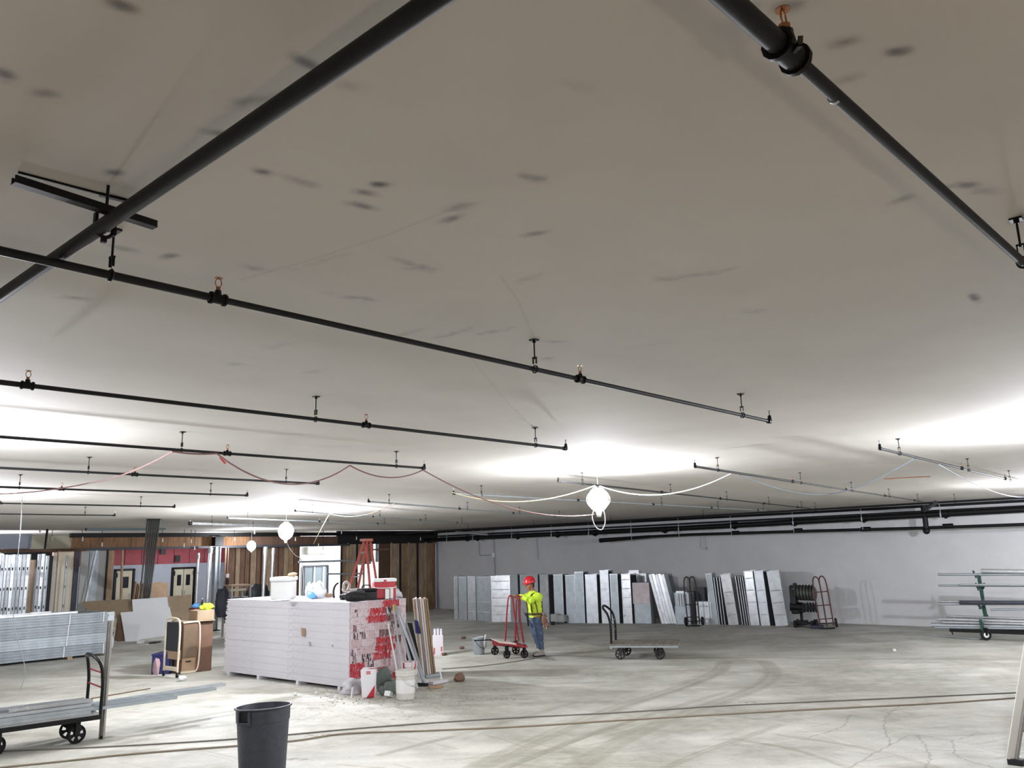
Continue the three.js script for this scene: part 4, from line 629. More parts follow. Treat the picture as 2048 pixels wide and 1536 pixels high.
  [[590, 1391], [655, 1393], [671, 1396], [633, 1389]].forEach(([x, y], i) => { const p = fl(x, y); solo('offcut', `tiny white scrap on the floor before the drywall stack, ${['leftmost', 'third', 'rightmost', 'second'][i]} of four`, 'offcut', [rot(bx(0, 0, 0, 0.05, 0.04, 0.05, 0.004), 0.4, i, 0.3).translate(p.x, 0.022, p.z)], mat.foam, p); });
  const chips = []; for (let i = 0; i < 260; i++) { const p = fl(640 + 300 * Math.pow(rnd(), 0.8), rr(1374, 1412)); chips.push(rot(new THREE.TetrahedronGeometry(rr(0.006, 0.022)), rr(0, 3), rr(0, 3), 0).translate(p.x, 0.006, p.z)); }
  const cm = solo('plaster_crumbs', 'plaster crumbs strewn over the floor along the foot of the stack', 'crumbs', chips, mat.deck, fl(760, 1395)); cm.userData.kind = 'stuff';
  lay('rock', 'brown lump of rubble alone on the floor right of the stack', 'rubble', 919, 1363, 0.09, 1.2, 0.9, 1, 0.25, mat.kraftDark, 14);
  const off = (l, x0, y0, x1, y1, w, m) => { const a = fl(x0, y0), b = fl(x1, y1); solo('offcut', l, 'offcut', [bar(a.add(V(0, 0.03, 0)), b.add(V(0, 0.03, 0)), w, 0.05, V(0, 1, 0), 0.004)], m, a); };
  off('grey stud offcut on the floor behind the leaning boards foot', 850, 1357, 880, 1352, 0.07, mat.galvDull); off('reddish board offcut on the floor right of the stack', 858, 1379, 885, 1376, 0.08, mat.tan); off('pale curled strip on the floor beside the reddish offcut', 862, 1370, 893, 1364, 0.12, mat.drywall); off('short dark timber between the studs foot and the bucket', 832, 1372, 856, 1373, 0.05, mat.black);
  solo('torn_paper', 'torn paper piece standing up on the floor right of the stack', 'paper', [card([[879, 1344], [881, 1341], [885, 1358], [888, 1365], [882, 1362]], fl(884, 1365), -0.8, 0.2, 0.01)], mat.foam, fl(884, 1365));
  const cp = fl(876, 1310), ct = thing('carton', 'white carton with red stripes standing right of the leaning boards', 'carton', cp, -0.75);
  part(ct, 'box', [bx(0, 0.22, 0, 0.24, 0.44, 0.22, 0.006)], S(0xd8d5d8, 0.8)); part(ct, 'lid_strips', [bx(-0.07, 0.5, 0, 0.05, 0.14, 0.2), bx(0, 0.5, 0, 0.05, 0.15, 0.2), bx(0.07, 0.5, 0, 0.05, 0.13, 0.2)], mat.drywall); part(ct, 'print', [bx(-0.08, 0.1, 0.112, 0.03, 0.14, 0.004), bx(0.08, 0.14, 0.112, 0.03, 0.1, 0.004)], S(0xb5525a, 0.8));
}
// red step ladder beyond the stack
{
  const z = -19.4, t = thing('step_ladder', 'red fibreglass step ladder with an orange grey top standing beyond the stack', 'ladder', V(pz(738, 1290, z).x, 0, z));
  const c = (x, y, dz) => pz(x, y, z + dz);
  const down = (a, b) => { const d = b.clone().sub(a); return b.clone().addScaledVector(d, -b.y / d.y); };
  const legs = [[728, 1082, 694, 1190, -0.0], [735, 1082, 713, 1190, 0.05], [733, 1090, 741, 1190, 0.6], [741, 1084, 757, 1190, 0.62]];
  const R = legs.map(([x0, y0, x1, y1, dz]) => { const a = c(x0, y0, dz * 0.15), b = c(x1, y1, dz); return [a, down(a, b)]; });
  R.forEach(([a, b], i) => { wpart(t, 'rail', [bar(a, b, 0.07, 0.03, V(0, 0, 1), 0.004)], mat.fiber); wpart(t, 'foot', [bx(b.x, 0.02, b.z, 0.1, 0.04, 0.08)], mat.black); });
  for (let i = 1; i <= 7; i++) wpart(t, 'step', [bar(R[0][0].clone().lerp(R[0][1], i / 8), R[1][0].clone().lerp(R[1][1], i / 8), 0.09, 0.03)], mat.galvDull);
  for (let i = 1; i <= 4; i++) wpart(t, 'brace', [bar(R[2][0].clone().lerp(R[2][1], i / 5), R[3][0].clone().lerp(R[3][1], i / 5), 0.03, 0.02)], mat.galvDull);
  wpart(t, 'top_cap', [bar(c(724, 1080, 0), c(742, 1080, 0.05), 0.3, 0.08, V(0, 1, 0), 0.02)], S(0xb0705c, 0.6));
  wpart(t, 'spreader', [bar(R[0][0].clone().lerp(R[0][1], 0.5), R[2][0].clone().lerp(R[2][1], 0.5), 0.02, 0.02), bar(R[1][0].clone().lerp(R[1][1], 0.5), R[3][0].clone().lerp(R[3][1], 0.5), 0.02, 0.02)], mat.galvDull);
}
// work table and clutter at the back between column and stack
{
  const z = -23, p = pz(470, 1290, z), t = thing('work_table', 'cluttered work table with a brown board top right of the steel column', 'table', V(p.x, 0, z), 0);
  const yt = pz(470, 1171, z).y; part(t, 'table_top', [bx(0, yt, 0, 0.66, 0.05, 0.5, 0.006)], mat.tan); part(t, 'shelf', [bx(-0.1, yt - 0.12, 0.2, 0.5, 0.07, 0.1)], mat.beige);
  for (const [x, y] of [[-0.3, -0.22], [0.3, -0.22], [-0.3, 0.22], [0.3, 0.22]]) part(t, 'leg', [bx(x, yt / 2, y, 0.05, yt, 0.05)], mat.galvDull);
  const s = thing('storage_bin', 'dark storage bin under the cluttered work table', 'bin', V(p.x, 0, z + 0.1)); part(s, 'body', [bx(0, 0.55, 0, 0.5, 1.1, 0.36, 0.02)], mat.black); part(s, 'lid', [bx(0, 1.12, 0, 0.54, 0.05, 0.4, 0.01)], mat.canGrey);
  solo('jacket', 'dark jacket slumped over the left end of the work table', 'jacket', [crumple(0.22, 0.9, 2.2, 0.8, 0.2, 4, 21).translate(pz(447, 1200, z).x, 0.95, z - 0.1)], S(0x34383f, 0.9), V(pz(447, 1200, z).x, 0.6, z - 0.1));
  const d = thing('dispenser', 'small white dispenser standing on the back of the work table', 'dispenser', V(pz(458, 1165, z).x, yt + 0.03, z - 0.1)); part(d, 'body', [lathe([[0, 0], [0.05, 0], [0.05, 0.14], [0.02, 0.18], [0.02, 0.22]], 14)], mat.black); part(d, 'cap', [lathe([[0.0, 0.32], [0.05, 0.32], [0.05, 0.22], [0.02, 0.2]], 14)], mat.whitePlastic);
}
// brown sheets and white board leaning at the back
{
  const b = fl(255, 1283);
  solo('cardboard_sheet', 'wide brown board edge showing left behind the white board', 'cardboard', [card([[165, 1203], [262, 1198], [262, 1224], [243, 1226], [238, 1283], [228, 1283], [234, 1240], [230, 1224], [170, 1226], [174, 1217], [165, 1215]], b.clone().add(V(0, 0, -0.5)), -0.65, 0.12, 0.025)], mat.kraft, b.clone().add(V(0, 0, -0.5)));
  solo('cardboard_sheet', 'brown board leaning right behind the white board', 'cardboard', [card([[335, 1193], [382, 1189], [384, 1219], [383, 1243], [345, 1250]], b.clone().add(V(0.6, 0, 0.35)), -0.65, 0.12, 0.025)], S(0xb7a48c, 0.9, 0, { map: cardT }), b.clone().add(V(0.6, 0, 0.35)));
  solo('dark_gap_board', 'dark board standing on its edge behind the left of the white board', 'board', [card([[238, 1229], [248, 1240], [249, 1283], [234, 1283]], b.clone().add(V(0, 0, -0.2)), -0.65, 0.1, 0.02)], mat.kraftDark, b.clone().add(V(0, 0, -0.2)));
  solo('white_board', 'big white angular board leaning with its lower edge tilted', 'board', [card([[241, 1225], [266, 1223], [264, 1199], [334, 1194], [336, 1214], [339, 1214], [345, 1239], [338, 1250], [331, 1272], [280, 1279], [273, 1284], [251, 1284]], b, -0.65, 0.14, 0.03)], mat.whiteBoard, b);
  const p = fl(281, 1287); solo('offcut', 'white block on the floor at the foot of the white board', 'offcut', [rot(bx(0, 0.04, 0, 0.22, 0.08, 0.12, 0.01), 0, 0.7, 0).translate(p.x, 0, p.z)], mat.foam, p);
  const q = fl(310, 1286); solo('scrap_sheet', 'dark flat scrap lying on the floor right of the white block', 'offcut', [rot(bx(0, 0.015, 0, 0.34, 0.03, 0.2), 0, 0.7, 0).translate(q.x, 0, q.z)], mat.black, q);
}
// tall brown box, cream wheeled frame, blue crate, boxes on top
{
  const C0 = fl(361, 1349), C1 = fl(394, 1345), D1 = fl(428, 1341);
  const yaw = Math.atan2(-(C1.z - C0.z), C1.x - C0.x), Wd = C0.distanceTo(C1), Hc = 1.0;
  const t = thing('appliance_box', 'tall brown box with a tan side standing left of the drywall stack', 'box', C0, yaw);
  part(t, 'body', [bx(Wd / 2, Hc / 2, -0.27, Wd, Hc, 0.54, 0.03)], mat.kraftDark);
  part(t, 'side_panel', [bx(Wd / 2 - 0.02, Hc * 0.62, 0.004, Wd * 0.76, Hc * 0.6, 0.012)], S(0x7a6a58, 0.35, 0, { map: cardT })); part(t, 'lower_panel', [bx(Wd / 2 - 0.02, Hc * 0.17, 0.004, Wd * 0.8, Hc * 0.26, 0.012)], mat.tan);
  part(t, 'print', [bx(Wd * 0.42, Hc * 0.235, 0.012, Wd * 0.32, 0.03, 0.003)], mat.black);
  part(t, 'edge_trim', [tube([V(0, Hc, 0.01), V(Wd - 0.02, Hc, 0.01), V(Wd, Hc - 0.03, 0.01), V(Wd, 0.1, 0.01), V(Wd - 0.05, 0.03, 0.01), V(0, 0.03, 0.01)], 0.018, 60, 7), bx(Wd * 0.45, 0.03, 0.0, Wd * 0.9, 0.05, 0.04)], mat.cream);
  part(t, 'brown_side', [bx(Wd + 0.165, Hc / 2 - 0.01, -0.3, 0.33, Hc - 0.02, 0.46, 0.012)], mat.kraftDark);
  part(t, 'flap', [bx(Wd / 2 + 0.16, Hc + 0.012, -0.27, Wd + 0.35, 0.02, 0.56, 0.006)], mat.kraft);
  const A = fl(327, 1352), B = fl(354, 1356), fy = Math.atan2(-(B.z - A.z), B.x - A.x), fw = A.distanceTo(B), fh = 1.1;
  const f = thing('wheeled_frame', 'cream tubular frame on casters with a black upper panel, left of the brown box', 'frame', A, fy);
  part(f, 'tube_frame', [tube([V(0, 0.1, 0), V(0.02, fh - 0.06, 0), V(0.06, fh, 0), V(fw - 0.06, fh, 0), V(fw, fh - 0.06, 0), V(fw, 0.1, 0)], 0.022, 60, 8), bx(fw / 2, 0.16, 0, fw, 0.08, 0.05, 0.015)], mat.cream);
  part(f, 'black_panel', [bx(fw / 2 + 0.01, fh * 0.7, 0, fw - 0.06, fh * 0.5, 0.02, 0.004)], S(0x2f3237, 0.5)); part(f, 'tan_panel', [bx(fw / 2 + 0.01, fh * 0.38, -0.05, fw - 0.07, 0.18, 0.02)], mat.tan);
  for (const x of [0, fw]) part(f, 'caster', [rod(V(x, 0.04, -0.015), V(x, 0.04, 0.015), 0.04, 14), bx(x, 0.085, 0, 0.03, 0.05, 0.045)], mat.black);
  const c0 = fl(322, 1348).add(V(0.12, 0, -0.12)), c = thing('crate', 'dark blue plastic crate on the floor behind the cream frame', 'crate', c0, 0.75);
  part(c, 'shell', [bx(0, 0.2, 0.17, 0.42, 0.4, 0.02, 0.005), bx(0, 0.2, -0.17, 0.42, 0.4, 0.02, 0.005), bx(0.2, 0.2, 0, 0.02, 0.4, 0.34, 0.005), bx(-0.2, 0.2, 0, 0.02, 0.4, 0.34, 0.005), bx(0, 0.01, 0, 0.4, 0.02, 0.34), ...[-0.12, -0.04, 0.04, 0.12].map((x) => bx(x, 0.17, 0.182, 0.02, 0.3, 0.012)), bx(0, 0.38, 0, 0.45, 0.03, 0.38, 0.005)], mat.blue);
  part(c, 'label', [bx(-0.14, 0.2, 0.19, 0.05, 0.14, 0.004), bx(0.06, 0.18, 0.19, 0.04, 0.1, 0.004)], mat.galvDull);
  solo('pink_bag', 'pinkish bag end beside the dark blue crate', 'bag', [crumple(0.12, 0.5, 1.6, 0.9, 0.25, 3, 31).translate(fl(312, 1349).x, 0.14, fl(312, 1349).z)], S(0xb79a9c, 0.8), fl(312, 1349));
  const s = fl(364, 1362); solo('offcut', 'white crumpled scrap on the floor before the cream frame', 'offcut', [crumple(0.075, 1.2, 0.8, 1, 0.3, 3, 32).translate(s.x, 0.04, s.z)], mat.foam, s);
  const k0 = V(Wd + 0.09, Hc + 0.022, -0.26).applyAxisAngle(V(0, 1, 0), yaw).add(C0), k = thing('carton', 'small brown carton on top of the tall brown box', 'carton', k0, yaw);
  part(k, 'box', [bx(0.06, 0.1, 0, 0.36, 0.2, 0.44, 0.006)], mat.kraft); part(k, 'side', [bx(-0.122, 0.1, 0, 0.01, 0.19, 0.4)], mat.tan); part(k, 'tape', [bx(0.06, 0.203, 0, 0.36, 0.003, 0.05)], mat.cream);
  const v0 = k0.clone().add(V(0.14, 0.2, 0.05)); solo('safety_vest', 'bright yellow green safety vest heaped on the small brown carton', 'vest', [crumple(0.1, 1.5, 0.75, 0.9, 0.35, 4, 33).translate(v0.x, v0.y + 0.055, v0.z)], mat.hivis, v0);
  const r0 = pz(393, 1222, -20), r = thing('red_table', 'low dark red bench behind the small brown carton', 'bench', V(r0.x + 0.1, 0, -20)); part(r, 'top', [bx(0, r0.y + 0.03, 0, 0.45, 0.1, 0.3)], S(0x6e2f35, 0.6)); for (const x of [-0.18, 0.18]) part(r, 'leg', [bx(x, r0.y / 2, 0, 0.05, r0.y, 0.25)], mat.galvDull);
  solo('blue_bag', 'light blue bag lying on the low dark red bench', 'bag', [crumple(0.09, 1.2, 0.8, 0.8, 0.25, 3, 34).translate(r0.x - 0.02, r0.y + 0.13, -20)], mat.skyBlue, V(r0.x, r0.y + 0.1, -20));
  const bt = thing('bottle', 'small dark bottle on the low dark red bench', 'bottle', V(r0.x + 0.14, r0.y + 0.08, -20)); part(bt, 'body', [lathe([[0, 0], [0.03, 0], [0.03, 0.12], [0.012, 0.16], [0.012, 0.2]], 12)], mat.black); part(bt, 'cap', [lathe([[0, 0.22], [0.014, 0.22], [0.014, 0.195]], 10)], mat.whitePlastic);
}

// ---------------------------------------------------------------- steel stud bundles and the loaded cart at left
{
  const x1 = 9.03, z0 = -21.7, ord = ['bottom', 'second', 'third', 'topmost full'];
  for (let i = 0; i < 4; i++) {
    const hgt = 0.245, y0 = 0.06 + i * 0.25, xe = x1 - [0.02, 0.0, 0.06, 0.14][i], t = thing('stud_bundle', `${ord[i]} long bundle of steel studs in the banded pile at left`, 'steel studs', V(5, y0, z0), 0, 'steel stud bundles of the banded pile'), g = [], len = xe - 1;
    for (let r = 0; r < 4; r++) for (let k = 0; k < 6; k++) { const dx = rr(-0.05, 0.03), y = (r + 0.5) * hgt / 4, z = -0.1 - k * 0.19 + (k === 0 ? rr(-0.006, 0.006) : 0); g.push(bx(xe - 5 - len / 2 + dx / 2, y, z, len + dx, hgt / 4 - 0.004, 0.185)); }
    part(t, 'studs', g, i === 1 ? mat.galvDull : mat.galvStack);
    const e = []; for (let r = 0; r < 4; r++) for (let k = 0; k < 6; k++) e.push(bx(xe - 5 + 0.03, (r + 0.5) * hgt / 4, -0.1 - k * 0.19, 0.004, hgt / 4 - 0.016, 0.15)); part(t, 'open_ends', e, mat.black);
    for (const x of [7.95, 6.2, 8.9]) part(t, 'strap', [bx(x + rr(-0.12, 0.12) - 5, hgt / 2, -0.55, 0.022, hgt + 0.004, 1.125)], mat.whitePlastic);
    if (i) for (const x of [2.5, 5.5, 8.4]) part(t, 'separator', [bx(x - 5, -0.003, -0.56, 0.06, 0.008, 1.15)], mat.deck);
  }
  [8.05, 6.4, 4.7].forEach((x, i) => solo('dunnage_block', `timber block under the pile of steel studs, ${['rightmost', 'middle', 'leftmost'][i]} of three`, 'block', [bx(x, 0.03, z0 - 0.55, 0.1, 0.06, 1.2)], mat.woodPale, V(x, 0, z0 - 0.55)));
  const ch = (l, xa, xb, y, z, w) => solo('metal_stud', l, 'stud', [bx((xa + xb) / 2, y + 0.045, z, xb - xa, 0.004, w), bx((xa + xb) / 2, y + 0.022, z + w / 2, xb - xa, 0.045, 0.004), bx((xa + xb) / 2, y + 0.022, z - w / 2, xb - xa, 0.045, 0.004)], mat.galvBright, V((xa + xb) / 2, y, z));
  ch('broad shining stud lying loose on the front of the steel stud pile', 1, pz(157, 1214, z0).x, 1.065, z0 - 0.12, 0.2); ch('second shining stud lying loose farther back on the steel stud pile', 1, pz(82, 1206, z0).x, 1.065, z0 - 0.62, 0.16); ch('short shining stud end right of the others on the steel stud pile', pz(86, 1205, z0).x, pz(128, 1204, z0).x, 1.065, z0 - 0.85, 0.14);
  solo('shipping_sheet', 'torn pale wrap sheet hanging at the right end of the steel stud pile', 'sheet', [card([[208, 1225], [229, 1223], [229, 1240], [223, 1260], [228, 1280], [226, 1294], [216, 1300]], V(9.1, 0.1, z0 + 0.06), -0.4, 0, 0.006)], mat.galv, V(9.1, 0.1, z0 + 0.06));
}
function castWheel(r, w, holes, hub = 0.25) {    // cast iron wheel with openings, axis along z
  const h = []; for (let k = 0; k < holes; k++) { const a = k / holes * Math.PI * 2 + 0.3, q = []; for (const [f, d] of [[0.34, -0.28], [0.74, -0.3], [0.74, 0.3], [0.34, 0.28]]) q.push([Math.cos(a + d * (f < 0.5 ? 1.1 : 0.9)) * r * f, Math.sin(a + d * (f < 0.5 ? 1.1 : 0.9)) * r * f]); h.push(q); }
  const disc = []; for (let k = 0; k < 28; k++) { const a = k / 28 * Math.PI * 2; disc.push([Math.cos(a) * r * 0.93, Math.sin(a) * r * 0.93]); }
  return [ext(disc, w * 0.5, 0, h).translate(0, 0, -w * 0.25), new THREE.TorusGeometry(r * 0.9, r * 0.1, 6, 28).scale(1, 1, w / (r * 0.2)), rod(V(0, 0, -w * 0.65), V(0, 0, w * 0.65), r * hub, 12)];
}
function caster(root, x, y, z, r, w, turn, deckY, m, holes = 5) {
  const c = new THREE.Group(); c.name = 'caster'; root.add(c); c.position.set(x, 0, z); c.rotation.y = turn;
  mesh('wheel', castWheel(r, w, holes).map((g) => g.translate(0, r, 0)), m, c);
  mesh('fork', [bx(0, (r + deckY) / 2, w * 0.8, r * 0.5, deckY - r + 0.03, 0.008), bx(0, (r + deckY) / 2, -w * 0.8, r * 0.5, deckY - r + 0.03, 0.008), bx(0, deckY - 0.012, 0, r * 0.9, 0.024, w * 2)], m, c);
}
{
  const N = fl(198, 1430, 0.33), L = fl(0, 1449, 0.33), yaw = -0.13, Wd = 0.72;
  const t = thing('platform_cart', 'dark platform cart loaded with steel studs at the left edge', 'cart', V(N.x, 0, N.z), yaw);
  part(t, 'deck', [bx(-0.9, 0.345, -Wd / 2, 1.8, 0.03, Wd, 0.004)], mat.deck);
  part(t, 'frame', [bx(-0.9, 0.305, 0, 1.82, 0.055, 0.04), bx(-0.9, 0.305, -Wd, 1.82, 0.055, 0.04), bx(0, 0.305, -Wd / 2, 0.05, 0.055, Wd), bx(-1.8, 0.305, -Wd / 2, 0.05, 0.055, Wd)], mat.blackIron);
  part(t, 'handle', [tube([V(0.02, 0.28, -0.02), V(0.02, 0.75, -0.02), V(-0.01, 0.95, -0.04), V(-0.06, 1.04, -0.16), V(-0.06, 1.04, -Wd + 0.16), V(-0.01, 0.95, -Wd + 0.04), V(0.02, 0.75, -Wd + 0.02), V(0.02, 0.28, -Wd + 0.02)], 0.021, 90, 9)], mat.blackIron);
  for (const y of [0.66, 0.84]) part(t, 'handle_rail', [rod(V(0.02, y, -0.02), V(0.02, y, -Wd + 0.02), 0.011, 8)], mat.redPaint);
  caster(t, -0.22, 0, -0.12, 0.115, 0.042, 0.15, 0.29, mat.blackIron); caster(t, -0.22, 0, -Wd + 0.2, 0.115, 0.042, -0.1, 0.29, mat.blackIron); caster(t, -1.1, 0, -0.1, 0.115, 0.042, 0.5, 0.29, mat.blackIron); caster(t, -1.1, 0, -Wd + 0.14, 0.115, 0.042, 0.2, 0.29, mat.blackIron);
  const cs = (l, a, b, w, m) => { const up = V(0, 1, 0), d = b.clone().sub(a).normalize(), s = up.clone().cross(d).normalize(); solo('metal_stud', l, 'stud', [bar(a, b, w, 0.003), bar(a.clone().addScaledVector(s, w / 2).add(V(0, 0.02, 0)), b.clone().addScaledVector(s, w / 2).add(V(0, 0.02, 0)), 0.003, 0.04), bar(a.clone().addScaledVector(s, -w / 2).add(V(0, 0.02, 0)), b.clone().addScaledVector(s, -w / 2).add(V(0, 0.02, 0)), 0.003, 0.04)], m, a.clone().add(b).multiplyScalar(0.5)); };
  const W = (x, y, z) => V(x, y, z).applyAxisAngle(V(0, 1, 0), yaw).add(V(N.x, 0, N.z));
  const E1 = fl(352, 1397, 0.37), E2 = fl(430, 1380, 0.37), E3 = fl(448, 1364, 0.42);
  cs('long pale stud on the left cart, nearest of those reaching out to the right', W(-2.1, 0.362, -0.1), E1, 0.09, mat.galvDull);
  cs('longest pale stud on the left cart, reaching out farthest to the right', W(-2.1, 0.362, -0.25), E3.clone().setY(0.37), 0.1, mat.galv);
  cs('pale stud on the left cart between the two that reach far right', W(-2.1, 0.362, -0.36), E2, 0.1, mat.galvDull);
  for (const [i, y, z, xa] of [[0, 0.405, -0.03, -2.2], [1, 0.448, -0.05, -2.1], [2, 0.448, -0.16, -2.0], [3, 0.49, -0.1, -1.0], [4, 0.405, -0.3, -2.2], [5, 0.448, -0.32, -2.1]]) cs(`stacked grey channel on the left cart, ${['lowest front', 'second front', 'second inner', 'topmost', 'lowest back', 'second back'][i]} of the pile`, W(xa, y, z), W(-0.07 - 0.03 * (i % 3), y, z), 0.09, i === 3 ? mat.galvBright : i % 2 ? mat.galv : mat.galvDull);
  cs('bright channel lying on top of the studs on the left cart', W(-1.15, 0.49, -0.26), W(-0.12, 0.49, -0.24), 0.1, mat.galvBright);
  cs('dull channel under the bright one at the front of the left cart', W(-2.0, 0.362, -0.015), W(-0.1, 0.362, -0.02), 0.06, mat.galvDull);
  cs('second layer channel on the left cart behind the bright one', W(-2.0, 0.42, -0.42), W(-1.3, 0.42, -0.4), 0.09, mat.galvDull);
  cs('lower layer channel on the left cart beside the handle', W(-2.0, 0.40, -0.52), W(-0.08, 0.40, -0.5), 0.09, mat.galvDull);
  solo('metal_stud', 'thin reddish strip lying along the back of the left cart and beyond', 'strip', [bar(W(-1.2, 0.40, -0.62), fl(300, 1377, 0.4), 0.03, 0.012)], mat.woodRed, W(-0.5, 0.4, -0.62));
  const a = fl(203, 1478), b = pz(221, 1241, a.z - 0.1), t2 = thing('metal_stud', 'pale steel stud standing upright against the handle end of the left cart', 'stud', a.clone());
  const s = V(0.67, 0, 0.74), n = V(0.74, 0, -0.67);
  wpart(t2, 'web', [bar(a.clone().addScaledVector(n, 0.03), b.clone().addScaledVector(n, 0.03), 0.05, 0.003, n)], mat.galvDull);
  for (const k of [-1, 1]) wpart(t2, 'flange', [bar(a.clone().addScaledVector(s, k * 0.026), b.clone().addScaledVector(s, k * 0.03), 0.005, 0.05, n)], S(0xa39a8e, 0.5, 0.5));
  wpart(t2, 'foot_bolt', [new THREE.SphereGeometry(0.02, 10, 8).translate(a.x, 0.02, a.z)], mat.black);
}
// ---------------------------------------------------------------- platform cart on the right
{
  const A = fl(1219, 1290, 0.3), B = fl(1355, 1287, 0.3), yaw = -62 * Math.PI / 180, Lg = A.distanceTo(B), Wd = 0.86;
  const t = thing('platform_cart', 'empty grey platform cart with a dark hoop handle, right of the worker', 'cart', V(A.x, 0, A.z), yaw);
  for (let i = 0; i < 6; i++) part(t, 'deck_board', [bx(Lg / 2, 0.3, -(i + 0.5) * Wd / 6, Lg, 0.035, Wd / 6 - 0.008, 0.004)], mat.deckWorn);
  part(t, 'frame', [bx(Lg / 2, 0.265, -0.03, Lg - 0.02, 0.04, 0.03), bx(Lg / 2, 0.265, -Wd + 0.03, Lg - 0.02, 0.04, 0.03), bx(0.03, 0.25, -Wd / 2, 0.05, 0.05, Wd), bx(Lg - 0.03, 0.265, -Wd / 2, 0.05, 0.04, Wd)], mat.galvDull);
  part(t, 'handle', [tube([V(0.03, 0.22, -0.06), V(0.03, 0.7, -0.05), V(-0.02, 0.9, -0.06), V(-0.12, 1.02, -0.16), V(-0.12, 1.02, -Wd + 0.16), V(-0.02, 0.9, -Wd + 0.06), V(0.03, 0.7, -Wd + 0.05), V(0.03, 0.22, -Wd + 0.06)], 0.024, 90, 9)], mat.blackIron);
  for (const y of [0.55, 0.75]) part(t, 'handle_rail', [rod(V(0.03, y, -0.06), V(0.03, y, -Wd + 0.06), 0.009, 6)], mat.galvDull);
  for (const [x, z, a] of [[0.2, -0.1, 0.2], [0.26, -Wd + 0.12, 0.5], [Lg - 0.45, -Wd + 0.14, -0.2], [Lg - 0.38, -0.12, 0.35]]) caster(t, x, 0, z, 0.108, 0.042, a, 0.25, mat.castGrey, 6);
}
// ---------------------------------------------------------------- red drywall cart and bucket
const foot = fl(1079, 1312), VH = V(BACK.x, 0, BACK.z).normalize();
const W = (px, py, off = 0) => { const r = ray(px, py), o = V(0, EYE, 0), t = foot.clone().addScaledVector(VH, off).sub(o).dot(VH) / r.dot(VH); return o.addScaledVector(r, t); };
{
  const A = fl(999, 1288, 0.29), B = fl(1055, 1294, 0.29), yaw = Math.atan2(-(B.z - A.z), B.x - A.x), C = fl(980, 1280, 0.29);
  const t = thing('drywall_cart', 'red drywall cart with tall crossed tube frames, pushed by the worker', 'cart', V(A.x, 0, A.z));
  const D = B.clone().add(C).sub(A), c4 = [A, B, D, C];
  const quad = (p, h, e = 0) => { const m = p[0].clone().add(p[2]).multiplyScalar(0.5), g = ext(p.map((q) => [q.x - m.x + (q.x - m.x) * e, -(q.z - m.z) * (1 + e)]), h).rotateX(-Math.PI / 2); return g.translate(m.x, 0, m.z); };
  wpart(t, 'deck', [quad(c4, 0.035).translate(0, 0.275, 0)], mat.redPaint);
  const q = [A.clone().lerp(B, 0.02), A.clone().lerp(B, 0.62), C.clone().lerp(D, 0.62), C.clone().lerp(D, 0.02)]; wpart(t, 'deck_board', [quad(q, 0.02).translate(0, 0.312, 0)], S(0xb9b0a8, 0.8));
  const m1 = A.clone().add(C).multiplyScalar(0.5), m2 = B.clone().add(D).multiplyScalar(0.5);
  wpart(t, 'under_frame', [bar(m1.clone().setY(0.25), m2.clone().setY(0.25), 0.12, 0.05)], mat.redPaint);
  const f1 = [[1010.3, 1283], [1016.8, 1196], [1019, 1191.5], [1023, 1192], [1028.5, 1226], [1037.5, 1282]].map(([x, y]) => W(x, y, 0.02)), f2 = [[1030.5, 1281], [1034, 1195], [1036, 1191.5], [1038.5, 1193], [1040, 1237], [1047.5, 1286]].map(([x, y]) => W(x, y, 0.3));
  const tilt = (f, base) => f; 
  wpart(t, 'tube_frame', [tube(f1, 0.018, 60, 8)], S(0x8e2028, 0.4, 0.1)); wpart(t, 'tube_frame', [tube(f2, 0.02, 60, 8)], mat.redPaint);
  for (const [x, y, a] of [[990, 1310, 0.2], [1014, 1317, 0.5], [1032, 1308, -0.4], [1049, 1316.5, 0.3]]) { const p = fl(x, y), c = new THREE.Group(); caster(t, p.x - t.position.x, 0, p.z - t.position.z, 0.09, 0.045, -0.7 + a, 0.275, mat.rubber, 5); }
  const b = fl(958, 1309), k = thing('pail', 'grey metal pail with a stick across its rim left of the red cart', 'pail', b);
  part(k, 'body', [lathe([[0, 0], [0.12, 0], [0.15, 0.36], [0.158, 0.37], [0.158, 0.38], [0.147, 0.38], [0.117, 0.02], [0, 0.02]], 24)], mat.galvDull); part(k, 'handle', [tube([V(-0.15, 0.34, 0), V(-0.12, 0.2, 0.12), V(0, 0.14, 0.16), V(0.12, 0.2, 0.12), V(0.15, 0.34, 0)], 0.005, 20, 5)], mat.blackIron);
  solo('stick', 'thin dark stick laid across the rim of the grey metal pail', 'stick', [rod(W(948, 1281, -0.35), W(983, 1279.5, -0.35), 0.012, 7)], mat.blackIron, b.clone().setY(0.38));
  solo('trowel', 'pale tool handle standing up out of the grey metal pail', 'tool', [rod(b.clone().add(V(0.07, 0.1, 0.08)), W(971, 1270, -0.35), 0.018, 8)], mat.whitePlastic, b.clone().setY(0.3));
  for (const [x, y, l] of [[927, 1278, 'dark clod lying on the floor left of the metal pail'], [924, 1298, 'small dark clod nearer on the floor left of the metal pail'], [888, 1311, 'brown rubble lump beside the white striped carton']]) { const p = fl(x, y); solo('rubble', l, 'rubble', [crumple(0.05, 1.5, 0.7, 1, 0.3, 2, x).translate(p.x, 0.03, p.z)], mat.kraftDark, p); }
}
